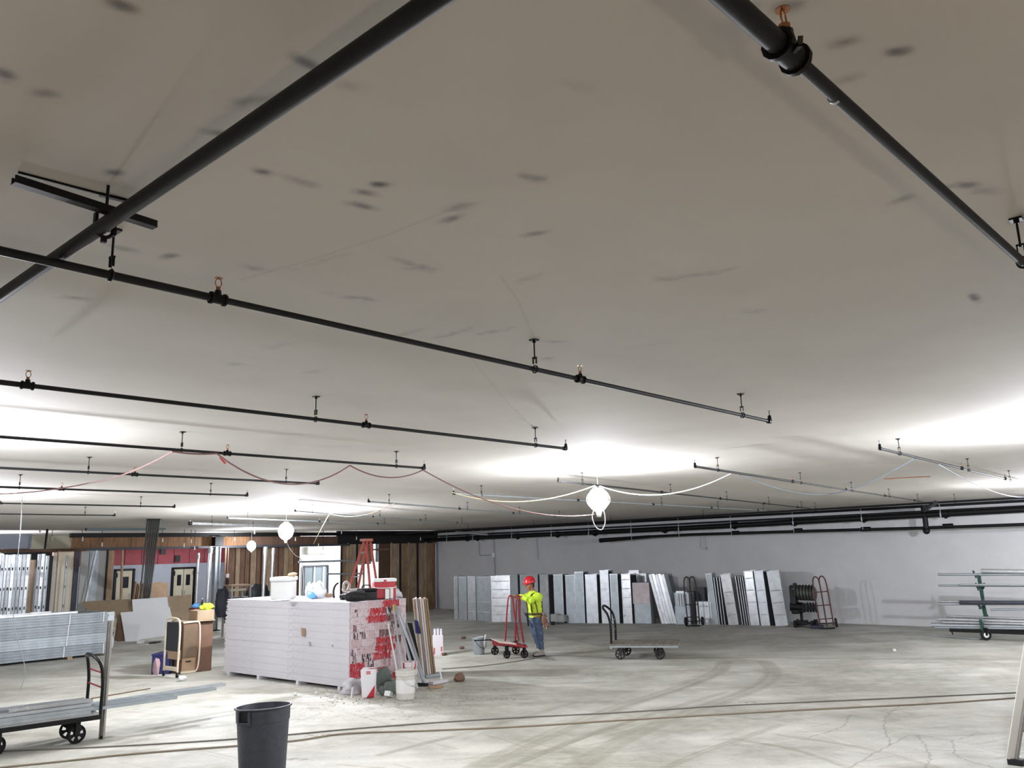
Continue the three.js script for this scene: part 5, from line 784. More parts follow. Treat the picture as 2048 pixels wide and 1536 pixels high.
// ---------------------------------------------------------------- the worker
function field(fn, lo, hi, cell) {
  const size = Math.max(hi.x - lo.x, hi.y - lo.y, hi.z - lo.z), n = Math.ceil(size / cell) + 4, half = n / 2, c = lo.clone().add(hi).multiplyScalar(0.5);
  const mc = new MarchingCubes(n, mat.black, false, false, 240000); mc.isolation = 0;
  const k = cell * half;                       // field coordinate ±1 is ±k metres
  for (let z = 0; z < n; z++) for (let y = 0; y < n; y++) for (let x = 0; x < n; x++) mc.field[x + y * n + z * n * n] = -fn(c.x + (x - half) / half * k, c.y + (y - half) / half * k, c.z + (z - half) / half * k);
  mc.update();
  const g = new THREE.BufferGeometry(), m = mc.count;
  g.setAttribute('position', new THREE.BufferAttribute(mc.positionArray.slice(0, m * 3), 3)); g.setAttribute('normal', new THREE.BufferAttribute(mc.normalArray.slice(0, m * 3), 3)); g.setAttribute('uv', new THREE.BufferAttribute(new Float32Array(m * 2), 2));
  g.scale(k, k, k).translate(c.x, c.y, c.z);
  let q = mergeVertices(g.deleteAttribute('normal'), 1e-5); q.computeVertexNormals(); return q;
}
function capsules(list) {
  const L = list.map(([a, b, r0, r1]) => { const d = b.clone().sub(a); return [a.x, a.y, a.z, d.x, d.y, d.z, d.lengthSq() || 1e-9, r0, r1]; });
  return (x, y, z, k, grow) => { let s = 0; for (let i = 0; i < L.length; i++) { const q = L[i], px = x - q[0], py = y - q[1], pz2 = z - q[2]; let t = (px * q[3] + py * q[4] + pz2 * q[5]) / q[6]; t = t < 0 ? 0 : t > 1 ? 1 : t; const dx = px - q[3] * t, dy = py - q[4] * t, dz = pz2 - q[5] * t; const d = Math.sqrt(dx * dx + dy * dy + dz * dz) - (q[7] + (q[8] - q[7]) * t) - grow; s += Math.exp(-d * k); } return -Math.log(s) / k; };
}
const box3 = (pts, m) => { const lo = pts[0].clone(), hi = pts[0].clone(); pts.forEach((p) => { lo.min(p); hi.max(p); }); return [lo.subScalar(m), hi.addScalar(m)]; };
{
  const J = { neck: W(1065, 1187), chest: W(1068, 1201), waist: W(1070.5, 1224), hip: W(1071, 1238), shN: W(1077, 1193.5, 0.13), shF: W(1060, 1192, -0.13), elN: W(1062, 1201, 0.2), elF: W(1050, 1195, -0.06), wrN: W(1046, 1195, 0.1), wrF: W(1038, 1192.5, -0.08), hN: W(1036.5, 1192, 0.05), hF: W(1026, 1190, -0.02), hipN: W(1074.5, 1241, 0.08), hipF: W(1066.5, 1240, -0.08), knN: W(1079, 1270, 0.08), knF: W(1071, 1267, -0.05), anN: W(1083, 1301.5, 0.04), anF: W(1081, 1299.5, -0.14) };
  const face = V(-0.67, 0, -0.74).multiplyScalar(0.9).addScaledVector(VH, 0.45).normalize(), side = V(0, 1, 0).cross(face).normalize();   // where the worker looks; his left
  const headC = W(1059.5, 1168.5, 0.02), up = V(0, 1, 0).addScaledVector(face, 0.16).normalize(), f = face.clone().addScaledVector(up, -face.dot(up)).normalize();
  const H = (a, b, c) => headC.clone().addScaledVector(side, a).addScaledVector(up, b).addScaledVector(f, c);
  const man = thing('person', 'worker in a red hard hat and bright yellow shirt pushing the red cart', 'person', foot.clone());
  const torso = [[J.neck.clone().add(V(0, 0.03, 0)), headC.clone().addScaledVector(f, -0.02), 0.055, 0.06], [J.shN, J.shF, 0.068, 0.068], [J.chest.clone().addScaledVector(side, 0.07), J.waist.clone().addScaledVector(side, 0.05), 0.115, 0.105], [J.chest.clone().addScaledVector(side, -0.07), J.waist.clone().addScaledVector(side, -0.05), 0.115, 0.105], [J.neck, J.chest, 0.075, 0.11], [J.waist, J.hip, 0.12, 0.13]];
  const arms = [[J.shN, J.elN, 0.062, 0.047], [J.elN, J.wrN, 0.047, 0.034], [J.shF, J.elF, 0.062, 0.047], [J.elF, J.wrF, 0.047, 0.034]];
  const legs = [[J.hip, J.hipN, 0.12, 0.1], [J.hip, J.hipF, 0.12, 0.1], [J.hipN, J.knN, 0.098, 0.066], [J.knN, J.anN, 0.066, 0.05], [J.hipF, J.knF, 0.098, 0.066], [J.knF, J.anF, 0.066, 0.05]];
  const toe = (a, y) => { const p = a.clone().addScaledVector(face, 0.15).addScaledVector(VH, 0.05); p.y = y; return p; };
  const fnB = capsules([...torso, ...arms, ...legs]);
  const all = Object.values(J).concat([headC, toe(J.anN, 0.05)]);
  const bodyG = field((x, y, z) => fnB(x, y, z, 55, -0.006), ...box3(all, 0.16), 0.016);
  // head with face
  const hd = capsules([[H(0, 0.03, -0.02), H(0, 0.0, -0.01), 0.085, 0.08], [H(0, -0.03, 0.02), H(0, -0.085, 0.045), 0.068, 0.038], [H(0.035, -0.03, 0.045), H(-0.035, -0.03, 0.045), 0.03, 0.03], [H(0, -0.06, -0.03), J.neck, 0.055, 0.055]]);
  const nose = capsules([[H(0, 0.005, 0.082), H(0, -0.03, 0.105), 0.009, 0.015], [H(0.03, 0.018, 0.07), H(-0.03, 0.018, 0.07), 0.014, 0.014], [H(0.022, -0.062, 0.073), H(-0.022, -0.062, 0.073), 0.009, 0.009], [H(0.018, -0.073, 0.07), H(-0.018, -0.073, 0.07), 0.009, 0.009], [H(0.078, 0.0, -0.01), H(0.082, -0.04, -0.005), 0.016, 0.012], [H(-0.078, 0.0, -0.01), H(-0.082, -0.04, -0.005), 0.016, 0.012]]);
  const sm = (a, b, k) => -Math.log(Math.exp(-a * k) + Math.exp(-b * k)) / k;
  const headG = field((x, y, z) => { let d = sm(hd(x, y, z, 70, 0), nose(x, y, z, 160, 0), 180); for (const s of [1, -1]) { const e = H(s * 0.032, -0.004, 0.088), r = Math.hypot(x - e.x, y - e.y, z - e.z) - 0.011; d = Math.max(d, -r); } return d; }, headC.clone().subScalar(0.14), headC.clone().addScalar(0.14), 0.0052);
  // hands gripping the tube: palm, four curled fingers, thumb
  const hand = (w, h, sgn) => {
    const d = h.clone().sub(w).normalize(), s = d.clone().cross(V(0, 1, 0)).normalize().multiplyScalar(sgn), dn = V(0, -1, 0), o = [[w, w.clone().addScaledVector(d, 0.04), 0.028, 0.03]], K = (a, b, c) => w.clone().addScaledVector(d, a).addScaledVector(s, b).addScaledVector(dn, c);
    for (let i = 0; i < 4; i++) { const y = (i - 1.5) * 0.021, l = [0.042, 0.048, 0.045, 0.036][i]; o.push([K(0.03, y * 0.8, 0), K(0.092, y, -0.004), 0.014, 0.0105], [K(0.092, y, -0.004), K(0.092 + l * 0.7, y, 0.024), 0.0105, 0.0095], [K(0.092 + l * 0.7, y, 0.024), K(0.088 + l * 0.2, y, 0.052), 0.0095, 0.0085]); }
    o.push([K(0.03, -0.03, 0.005), K(0.06, -0.055, 0.02), 0.015, 0.0115], [K(0.06, -0.055, 0.02), K(0.095, -0.045, 0.036), 0.0115, 0.0095]);
    const fn = capsules(o), c = K(0.07, 0, 0.01); return field((x, y, z) => fn(x, y, z, 220, 0), c.clone().subScalar(0.115), c.clone().addScalar(0.115), 0.0042);
  };
  const skin = S(0x9c6a52, 0.6), gl = [hand(J.wrN, J.hN, 1), hand(J.wrF, J.hF, -1)];
  wpart(man, 'body', [bodyG, headG, ...gl], skin);
  for (const s of [1, -1]) wpart(man, 'eye', [new THREE.SphereGeometry(0.0125, 12, 10).translate(...H(s * 0.032, -0.004, 0.078).toArray())], S(0x2a211d, 0.3));
  wpart(man, 'hair', [field((x, y, z) => { const d = hd(x, y, z, 70, 0.006), p = V(x, y, z).sub(headC); return Math.max(d, p.dot(f) - 0.02 + Math.max(0, -p.dot(up)) * 0.7, -0.075 - p.dot(up)); }, headC.clone().subScalar(0.14), headC.clone().addScalar(0.14), 0.0065)], S(0x1d1715, 0.8));
  // clothes
  const fnS = capsules([...torso.slice(1), ...arms]), hem = W(1071, 1239).y;
  wpart(man, 'shirt', [field((x, y, z) => { const d = fnS(x, y, z, 50, 0.012 + 0.006 * Math.sin(y * 70 + x * 40) * Math.sin(z * 33)); const hN = Math.hypot(x - J.hN.x, y - J.hN.y, z - J.hN.z), hF = Math.hypot(x - J.hF.x, y - J.hF.y, z - J.hF.z), nk = Math.hypot(x - headC.x, y - headC.y, z - headC.z); return Math.max(d, hem - y, 0.115 - hN, 0.115 - hF, 0.15 - nk); }, ...box3([J.shN, J.shF, J.elN, J.elF, J.wrN, J.wrF, J.hip, J.waist, J.neck], 0.17), 0.0105)], mat.hivis);
  const fnJ = capsules(legs), cuff = 0.15;
  wpart(man, 'jeans', [field((x, y, z) => Math.max(fnJ(x, y, z, 60, 0.012 + 0.005 * Math.sin(y * 55 + z * 30)), y - (hem + 0.05), cuff - y), ...box3([J.hip, J.hipN, J.hipF, J.knN, J.knF, J.anN, J.anF], 0.16), 0.0105)], S(0x4f6280, 0.85, 0, { map: cardT }));
  for (const a of [J.anN, J.anF]) {
    const lo = a.clone().setY(0.05), tp = toe(a, 0.045), fb = capsules([[a.clone().add(V(0, 0.06, 0)), lo.clone().add(V(0, 0.02, 0)), 0.056, 0.052], [lo.clone().addScaledVector(face, -0.03), tp, 0.045, 0.042]]);
    wpart(man, 'boot', [field((x, y, z) => Math.max(fb(x, y, z, 80, 0), 0.012 - y), ...box3([a, lo, tp], 0.12), 0.009)], S(0x97938b, 0.85));
    wpart(man, 'sole', [bar(lo.clone().addScaledVector(face, -0.07).setY(0.012), tp.clone().addScaledVector(face, 0.035).setY(0.012), 0.09, 0.024, V(0, 1, 0), 0.008)], mat.rubber);
  }
  // hard hat
  const hat = new THREE.Group(); hat.name = 'hard_hat'; man.add(hat); hat.position.copy(H(0, 0.035, -0.008)).sub(man.position); hat.quaternion.setFromRotationMatrix(new THREE.Matrix4().makeBasis(side, up, f));
  mesh('shell', [lathe([[0.118, 0], [0.116, 0.03], [0.106, 0.07], [0.085, 0.105], [0.05, 0.128], [0.0, 0.135]], 26).scale(0.92, 1, 1.1), lathe([[0.112, -0.006], [0.135, -0.008], [0.137, 0.0], [0.114, 0.012]], 26).scale(0.9, 1, 1.08), ext([[-0.09, 0], [-0.07, 0.05], [0, 0.075], [0.07, 0.05], [0.09, 0]], 0.008, 0.002).rotateX(Math.PI / 2 + 0.15).translate(0, 0.004, 0.1)], P(0xd1202c, 0.28, 0, { clearcoat: 0.5 }), hat);
  mesh('ridge', [-0.025, 0, 0.025].map((x) => tube([V(x, 0.05, -0.125), V(x, 0.115, -0.07), V(x, 0.138, 0), V(x, 0.115, 0.07), V(x, 0.05, 0.125)], 0.007, 20, 6)), P(0xd1202c, 0.28, 0, { clearcoat: 0.5 }), hat);
  // harness, belt, pouches
  const onS = (p, o) => p.clone().add(o);
  wpart(man, 'belt', [tube([0, 1, 2, 3, 4, 5, 6, 7].map((k) => { const a = k / 8 * Math.PI * 2; return J.waist.clone().add(V(0, -0.035, 0)).addScaledVector(side, Math.cos(a) * 0.185).addScaledVector(face, Math.sin(a) * 0.148); }), 0.024, 64, 8, true)], mat.leather);
  const strap = (s) => tube([J.waist.clone().addScaledVector(side, s * 0.1).addScaledVector(face, 0.135), J.chest.clone().addScaledVector(side, s * 0.1).addScaledVector(face, 0.135), J.neck.clone().addScaledVector(side, s * 0.1).addScaledVector(face, 0.075).add(V(0, -0.015, 0)), J.neck.clone().addScaledVector(side, s * 0.1).addScaledVector(face, -0.06).add(V(0, -0.01, 0)), J.chest.clone().addScaledVector(side, s * 0.08).addScaledVector(face, -0.135), J.waist.clone().addScaledVector(side, s * 0.08).addScaledVector(face, -0.135)], 0.016, 60, 6);
  wpart(man, 'suspender', [strap(1)], mat.leather); wpart(man, 'suspender', [strap(-1)], mat.leather);
  wpart(man, 'suspender', [tube([W(1070, 1202, 0.23), W(1073, 1213, 0.21), W(1075.5, 1226, 0.19)], 0.014, 20, 6)], mat.leather);
  const pc = W(1088, 1238, 0.12);
  wpart(man, 'tool_pouch', [crumple(0.09, 0.9, 1.45, 0.9, 0.15, 3, 41).translate(pc.x, pc.y - 0.02, pc.z), crumple(0.06, 0.9, 1.3, 0.9, 0.2, 3, 42).translate(...W(1094, 1250, 0.14).toArray())], S(0x7b5c4c, 0.8));
  wpart(man, 'hand_tool', [rod(W(1089, 1232, 0.14), W(1086, 1254, 0.15), 0.012, 7), rod(W(1092, 1236, 0.14), W(1093, 1258, 0.18), 0.01, 7), rod(W(1084, 1226, 0.15), W(1096, 1240, 0.16), 0.014, 7)], S(0xc9a79a, 0.6));
  wpart(man, 'knife_sheath', [bar(W(1053.5, 1226, 0.05), W(1057, 1252, 0.05), 0.035, 0.03, V(0, 0, 1), 0.006), rod(W(1049, 1226, 0.02), W(1053, 1233, 0.04), 0.014, 7)], mat.black);
}

// ---------------------------------------------------------------- galvanised ducts standing along the right wall
const DY = Math.atan2(-0.97, 0.23);
const baseY = (x) => { const t = [[900, 1238], [915, 1239], [990, 1243.5], [1100, 1246], [1250, 1247], [1390, 1249], [1480, 1250], [1560, 1252], [1600, 1252]]; for (let i = 1; i < t.length; i++) if (x <= t[i][0]) { const [a, b] = t[i - 1], [c, d] = t[i]; return b + (d - b) * (x - a) / (c - a); } return 1252; };
{
  const words = ['first', 'second', 'third', 'fourth', 'fifth', 'sixth', 'seventh', 'eighth', 'ninth', 'tenth', 'eleventh', 'twelfth', 'thirteenth', 'fourteenth', 'fifteenth', 'sixteenth', 'seventeenth', 'eighteenth', 'nineteenth', 'twentieth'];
  // [left px, right px at base, top px, material, ribs, black liner px at right, lean sideways, label look]
  const D = [
    [909, 917, 1155, 'galvBright', 3, 0, 0, 'narrow bright'], [918, 935, 1156, 'galvDull', 0, 0, 0, 'plain grey'], [936, 953, 1155, 'galv', 2, 0, 0, 'paler ribbed'], [954, 983, 1156, 'galvDull', 2, 0, 0, 'broad grey'],
    [986, 1020, 1155, 'galvBright', 5, 0, 0, 'dazzling white'], [1022, 1038, 1152, 'galvDull', 0, 3, 0, 'bluish plain'], [1042, 1079, 1152, 'galv', 2, 2, 0, 'broad half hidden'], [1082, 1100, 1152, 'galv', 1, 8, 0, 'plain half hidden'],
    [1110, 1129, 1152, 'galvDull', 0, 3, 0, 'narrow'], [1134, 1153, 1153, 'galvDull', 0, 0, 0, 'dull'], [1153, 1171, 1147, 'galvDull', 0, 2, 0, 'taller dull'], [1174, 1198, 1152, 'galv', 0, 3, 0, 'smooth light'], [1204, 1222, 1144, 'galv', 3, 3, 0, 'tall ribbed'],
    [1224, 1240, 1151, 'galvDull', 0, 5, 0, 'narrow plain'], [1247, 1266, 1151, 'galvBright', 5, 8, 0, 'bright ribbed'],
    [1425, 1438, 1150, 'galvDull', 0, 0, 0.07, 'dark faced'], [1457, 1478, 1151, 'galvBright', 3, 0, 0.09, 'bright bluish'], [1501, 1520, 1145, 'galvBright', 4, 0, 0.05, 'tall ribbed'], [1522, 1541, 1145, 'galv', 3, 6, 0.05, 'tall wavy'], [1551, 1577, 1145, 'galv', 3, 0, 0.08, 'broad last'],
  ];
  D.forEach(([x0, x1, top, m, ribs, lin, lean, look], i) => {
    const a = fl(x0, baseY(x0)), b = fl(x1, baseY(x1)), w = a.distanceTo(b) - 0.01, c = a.clone().add(b).multiplyScalar(0.5), s = 1631 / c.clone().sub(camera.position).dot(BACK.clone().negate());
    const hgt = (baseY((x0 + x1) / 2) - top) / s * 1.01, yaw = Math.atan2(-(b.z - a.z), b.x - a.x), dp = 0.55;
    const t = thing('duct', `${look} duct standing on end, ${words[i]} from the left along the wall`, 'duct', c, yaw + (i === 4 ? 0.33 : 0));
    if (lean) t.rotation.z = lean;
    const g = [bx(0, hgt / 2, -0.006, w, hgt, 0.012), bx(-w / 2 + 0.004, hgt / 2, -dp / 2, 0.008, hgt, dp), bx(w / 2 - 0.004, hgt / 2, -dp / 2, 0.008, hgt, dp), bx(0, hgt / 2, -dp + 0.006, w, hgt, 0.012)];
    part(t, 'shell', g, mat[m]);
    part(t, 'flange', [bx(0, hgt - 0.015, 0.004, w + 0.01, 0.03, 0.02), bx(-w / 2 + 0.008, hgt / 2, 0.006, 0.016, hgt, 0.012), bx(w / 2 - 0.008, hgt / 2, 0.006, 0.016, hgt, 0.012)], i === 4 ? mat.galvBright : mat.galv);
    for (let k = 0; k < ribs; k++) part(t, 'rib', [new THREE.CapsuleGeometry(0.014, Math.max(0.02, w - 0.09), 3, 8).rotateZ(Math.PI / 2).scale(1, 1, 0.7).translate(0, hgt * (ribs > 4 ? 0.16 : 0.2) + k * hgt * (ribs > 4 ? 0.18 : 0.22), 0.0)], mat.galvBright);
    if (lin) { const lw = lin / s; part(t, 'black_liner', [bx(w / 2 + lw / 2 + 0.012, hgt * 0.49, -0.09, lw + 0.02, hgt * 0.97, 0.1)], mat.liner); }
  });
  // nested lined channels seen edge on
  const nest = (xs, tops, dx, look, off) => xs.forEach((x, i) => {
    const a = fl(x + dx, baseY(x + dx)), tp = tops, s = 73, hgt = (baseY(x) - tp) / s, yaw = DY + Math.PI / 2;
    const t = thing('duct_channel', `thin galvanised edge of a black lined half duct, ${words[i]} of the ${look} nested group`, 'duct', a, DY);
    t.rotation.z = dx / 100 - 0.02;
    part(t, 'sheet', [bx(0, hgt / 2, -0.25, 0.014, hgt, 0.5), bx(0.004, hgt / 2, 0, 0.02, hgt, 0.008)], mat.galv);
    part(t, 'black_liner', [bx(0.042, hgt * 0.49, -0.245, 0.066, hgt * 0.97, 0.485)], mat.liner);
  });
  nest([1432, 1437.5, 1443], 1152, 7, 'left'); nest([1476, 1481, 1485.5, 1490], 1151, 9, 'right');
  // stacked square pieces, slanted sheets, loose fittings
  const piece = (l, x0, y0, x1, y1, m, dp, cross, up = 0, fwd = 0) => {
    const X = fl((x0 + x1) / 2, baseY((x0 + x1) / 2)).addScaledVector(V(-0.97, 0, 0.23), fwd), a = px_(x0, y1, X.x), b = px_(x1, y1, X.x), q = px_((x0 + x1) / 2, y0, X.x), w = Math.abs(b.z - a.z), hgt = q.y - a.y;
    const t = thing('duct', l, 'duct', V(X.x, Math.max(0, (a.y + b.y) / 2), (a.z + b.z) / 2), DY);
    part(t, 'shell', [bx(0, hgt / 2, -0.006, w, hgt, 0.012), bx(-w / 2, hgt / 2, -dp / 2, 0.01, hgt, dp), bx(w / 2, hgt / 2, -dp / 2, 0.01, hgt, dp), bx(0, hgt, -dp / 2, w, 0.01, dp), bx(0, hgt / 2, -dp, w, hgt, 0.01)], m);
    part(t, 'flange', [bx(0, 0.012, 0.004, w, 0.024, 0.014), bx(0, hgt - 0.012, 0.004, w, 0.024, 0.014), bx(-w / 2, hgt / 2, 0.004, 0.02, hgt, 0.014), bx(w / 2, hgt / 2, 0.004, 0.02, hgt, 0.014)], m);
    if (cross) part(t, 'cross_crease', [bar(V(-w / 2, 0.02, 0.002), V(w / 2, hgt - 0.02, 0.002), 0.012, 0.008), bar(V(w / 2, 0.02, 0.002), V(-w / 2, hgt - 0.02, 0.002), 0.012, 0.008)], m);
    return t;
  };
  piece('lower square galvanised duct piece of the two stacked left of the slanted sheets', 1273, 1208, 1301, 1247, mat.galvDull, 0.4); piece('upper pinkish square duct piece of the two stacked left of the slanted sheets', 1269, 1166, 1298, 1207.5, S(0xcfc4c6, 0.55, 0.55, { map: spangle }), 0.4);
  piece('bright duct end rising behind the upper pinkish square piece', 1265, 1144, 1282, 1247, mat.galvBright, 0.2, false, 0, -0.5); piece('pale duct end behind and right of the upper pinkish square piece', 1284, 1151, 1297, 1248, mat.galv, 0.2, false, 0, -0.5);
  piece('small square fitting with a cross crease right of the slanted sheets', 1354, 1214, 1380, 1249, mat.galvDull, 0.35, true); 
  const rf = piece('ridged shiny fitting on top of the cross creased square fitting', 1353, 1186, 1377, 1213.5, mat.galvDull, 0.3); for (let i = 0; i < 4; i++) part(rf, 'ridge', [rod(V(-0.11 + i * 0.075, 0.02, 0.015), V(-0.11 + i * 0.075, 0.36, 0.015), 0.025, 10)], mat.galvBright); part(rf, 'collar', [bx(0, 0.42, -0.12, 0.33, 0.06, 0.25)], mat.galv);
  piece('square galvanised fitting with bright upper corners right of the dark hand truck', 1397, 1204, 1423, 1249, mat.galv, 0.35); piece('dark elbow fitting behind the square fitting right of the hand truck', 1394, 1178, 1412, 1248, mat.canGrey, 0.3, false, 0, -0.5);
  piece('bent shiny elbow piece between the slanted sheets and the ridged fitting', 1339, 1185, 1351, 1215, mat.galvDull, 0.2, false, 0, -0.3); piece('short bright duct end standing left of the dark faced panel', 1418, 1184, 1424, 1206, mat.galvBright, 0.2, false, 0, -0.2);
  for (let i = 0; i < 5; i++) {
    const b0 = fl(1324 + i * 6.4, baseY(1324)), p = b0.clone().addScaledVector(V(-0.97, 0, 0.23), 0.02 * i);
    solo('metal_sheet', `slanted galvanised sheet leaning to the left among the ducts, ${words[i]} from the left`, 'sheet', [card([[1297 + i * 6.3, 1150 - (i % 2) * 2], [1302.4 + i * 6.3, 1148], [1329 + i * 6.2, 1248], [1323 + i * 6.2, 1247]], p, DY + 0.0, 0.0, 0.35)], i % 2 ? mat.galvBright : mat.galv, p);
  }
  solo('metal_sheet', 'dark grey panel leaning behind the slanted sheets', 'sheet', [card([[1322, 1148], [1343, 1147], [1352, 1182], [1362, 1248], [1342, 1247]], fl(1345, 1246).addScaledVector(V(0.97, 0, -0.23), 0.5), DY, 0, 0.03)], S(0x80888a, 0.6, 0.3), fl(1345, 1246));
  [[1103, 1229, 1114, 1244], [1117, 1231, 1127, 1244]].forEach(([x0, y0, x1, y1], i) => piece(`small pale block on the floor before the ducts, ${i ? 'right' : 'left'} one beside the worker`, x0, y0, x1, y1, mat.deck, 0.2, false, 0, 0.25));
  solo('offcut', 'small black block on the floor just right of the worker', 'offcut', [bx(0, 0.05, 0, 0.1, 0.1, 0.1, 0.01).translate(...fl(1106, 1250).toArray())], mat.black, fl(1106, 1250));
}
// ---------------------------------------------------------------- hand trucks and the black machine
function handTruck(label, p, turn, col, hgt, lean) {
  const t = thing('hand_truck', label, 'hand truck', p, turn); t.rotation.z = lean;
  const w = 0.17;
  part(t, 'frame', [tube([V(-w, 0.05, 0), V(-w, hgt - 0.2, 0), V(-w + 0.03, hgt - 0.05, 0), V(-w / 2, hgt, 0), V(-0.02, hgt - 0.05, 0), V(0, hgt - 0.2, 0), V(0, 0.05, 0)], 0.018, 70, 8), tube([V(0, hgt - 0.2, 0.005), V(0.02, hgt - 0.05, 0.005), V(w / 2, hgt, 0.005), V(w - 0.03, hgt - 0.05, 0.005), V(w, hgt - 0.2, 0.005), V(w, 0.05, 0.005)], 0.018, 60, 8)], col);
  for (const y of [0.25, 0.6, hgt * 0.7]) part(t, 'cross_bar', [rod(V(-w, y, 0), V(w, y, 0), 0.013, 7)], col);
  part(t, 'toe_plate', [bx(0, 0.015, 0.1, 0.38, 0.02, 0.24, 0.004)], mat.blackIron);
  for (const x of [-0.24, 0.24]) { const wv = new THREE.Group(); wv.name = 'wheel'; t.add(wv); wv.position.set(x, 0.125, -0.1); mesh('tyre', [new THREE.TorusGeometry(0.09, 0.035, 10, 24).rotateY(Math.PI / 2)], mat.rubber, wv); mesh('hub', [rod(V(-0.03, 0, 0), V(0.03, 0, 0), 0.06, 14)], mat.blackIron, wv); }
  part(t, 'axle', [rod(V(-0.26, 0.125, -0.1), V(0.26, 0.125, -0.1), 0.012, 8), bar(V(-w, 0.3, 0), V(-w, 0.125, -0.1), 0.02, 0.02), bar(V(w, 0.3, 0), V(w, 0.125, -0.1), 0.02, 0.02)], mat.blackIron);
  return t;
}
handTruck('red and black hand truck standing by the right wall, right of the black machine', fl(1655, 1257), DY + 0.15, S(0x7a3f3a, 0.5, 0.2, { map: dustT }), 1.36, 0.075);
handTruck('dark brown hand truck standing among the ducts', fl(1388, 1252), DY + 0.1, S(0x2a1f1e, 0.5, 0.2), 1.38, 0.03);
{
  const p = fl(1614, 1256), t = thing('machine', 'black machine with a ribbed grey drum on top beside the red hand truck', 'machine', p, DY), s = 74, X = (px) => (px - 1614) / s, Y = (py) => (1256 - py) / s;
  part(t, 'drum', [rod(V(X(1598), Y(1188), -0.25), V(X(1630), Y(1190), -0.25), 0.2, 26)], S(0x77776f, 0.55, 0.4, { map: dustT }));
  for (let i = 0; i < 6; i++) part(t, 'drum_band', [new THREE.TorusGeometry(0.203, 0.013, 6, 28).rotateY(Math.PI / 2).translate(X(1599 + i * 6), Y(1188.3), -0.25)], mat.blackIron);
  part(t, 'drum_head', [new THREE.SphereGeometry(0.2, 18, 12).scale(0.45, 1, 1).translate(X(1630), Y(1190), -0.25)], S(0x6b6b64, 0.55, 0.4));
  part(t, 'end_housing', [bx(X(1591), Y(1193), -0.25, 0.16, 0.5, 0.42, 0.04), bx(X(1597), Y(1182), -0.1, 0.06, 0.36, 0.3, 0.02), rod(V(X(1586), Y(1180), -0.2), V(X(1590), Y(1180), -0.2), 0.09, 14)], mat.black);
  part(t, 'motor', [rod(V(X(1584), Y(1215), -0.15), V(X(1607), Y(1217), -0.15), 0.13, 18), bx(X(1600), Y(1218), -0.2, 0.34, 0.24, 0.3, 0.03), bx(X(1594), Y(1225), -0.1, 0.2, 0.12, 0.2, 0.03)], mat.blackIron);
  for (let i = 0; i < 4; i++) part(t, 'cooling_fin', [rod(V(X(1616 + i * 5.4), Y(1217), -0.15), V(X(1618.6 + i * 5.4), Y(1217), -0.15), 0.13, 18)], mat.black);
  part(t, 'bright_lever', [bar(V(X(1594), Y(1181), -0.02), V(X(1598), Y(1171), -0.02), 0.03, 0.02)], mat.galvBright);
  part(t, 'stand', [bx(X(1603), Y(1236), -0.2, 0.07, 0.24, 0.07), bar(V(X(1590), Y(1254), -0.05), V(X(1622), Y(1247), -0.05), 0.05, 0.05), bar(V(X(1590), Y(1254), -0.4), V(X(1622), Y(1247), -0.4), 0.05, 0.05), bx(X(1603), Y(1246), -0.2, 0.28, 0.09, 0.35, 0.02)], mat.blackIron);
  for (const [x, z] of [[1592, 0], [1592, -0.42], [1625, 0.02], [1625, -0.42]]) part(t, 'wheel', [new THREE.TorusGeometry(0.07, 0.03, 8, 20).rotateY(Math.PI / 2 - 0.2).translate(X(x), 0.1, z), rod(V(X(x) - 0.02, 0.1, z), V(X(x) + 0.02, 0.1, z), 0.05, 12)], mat.rubber);
  part(t, 'tray', [bx(X(1634), 0.05, 0.06, 0.3, 0.07, 0.26, 0.01)], S(0x2b2b45, 0.6));
}
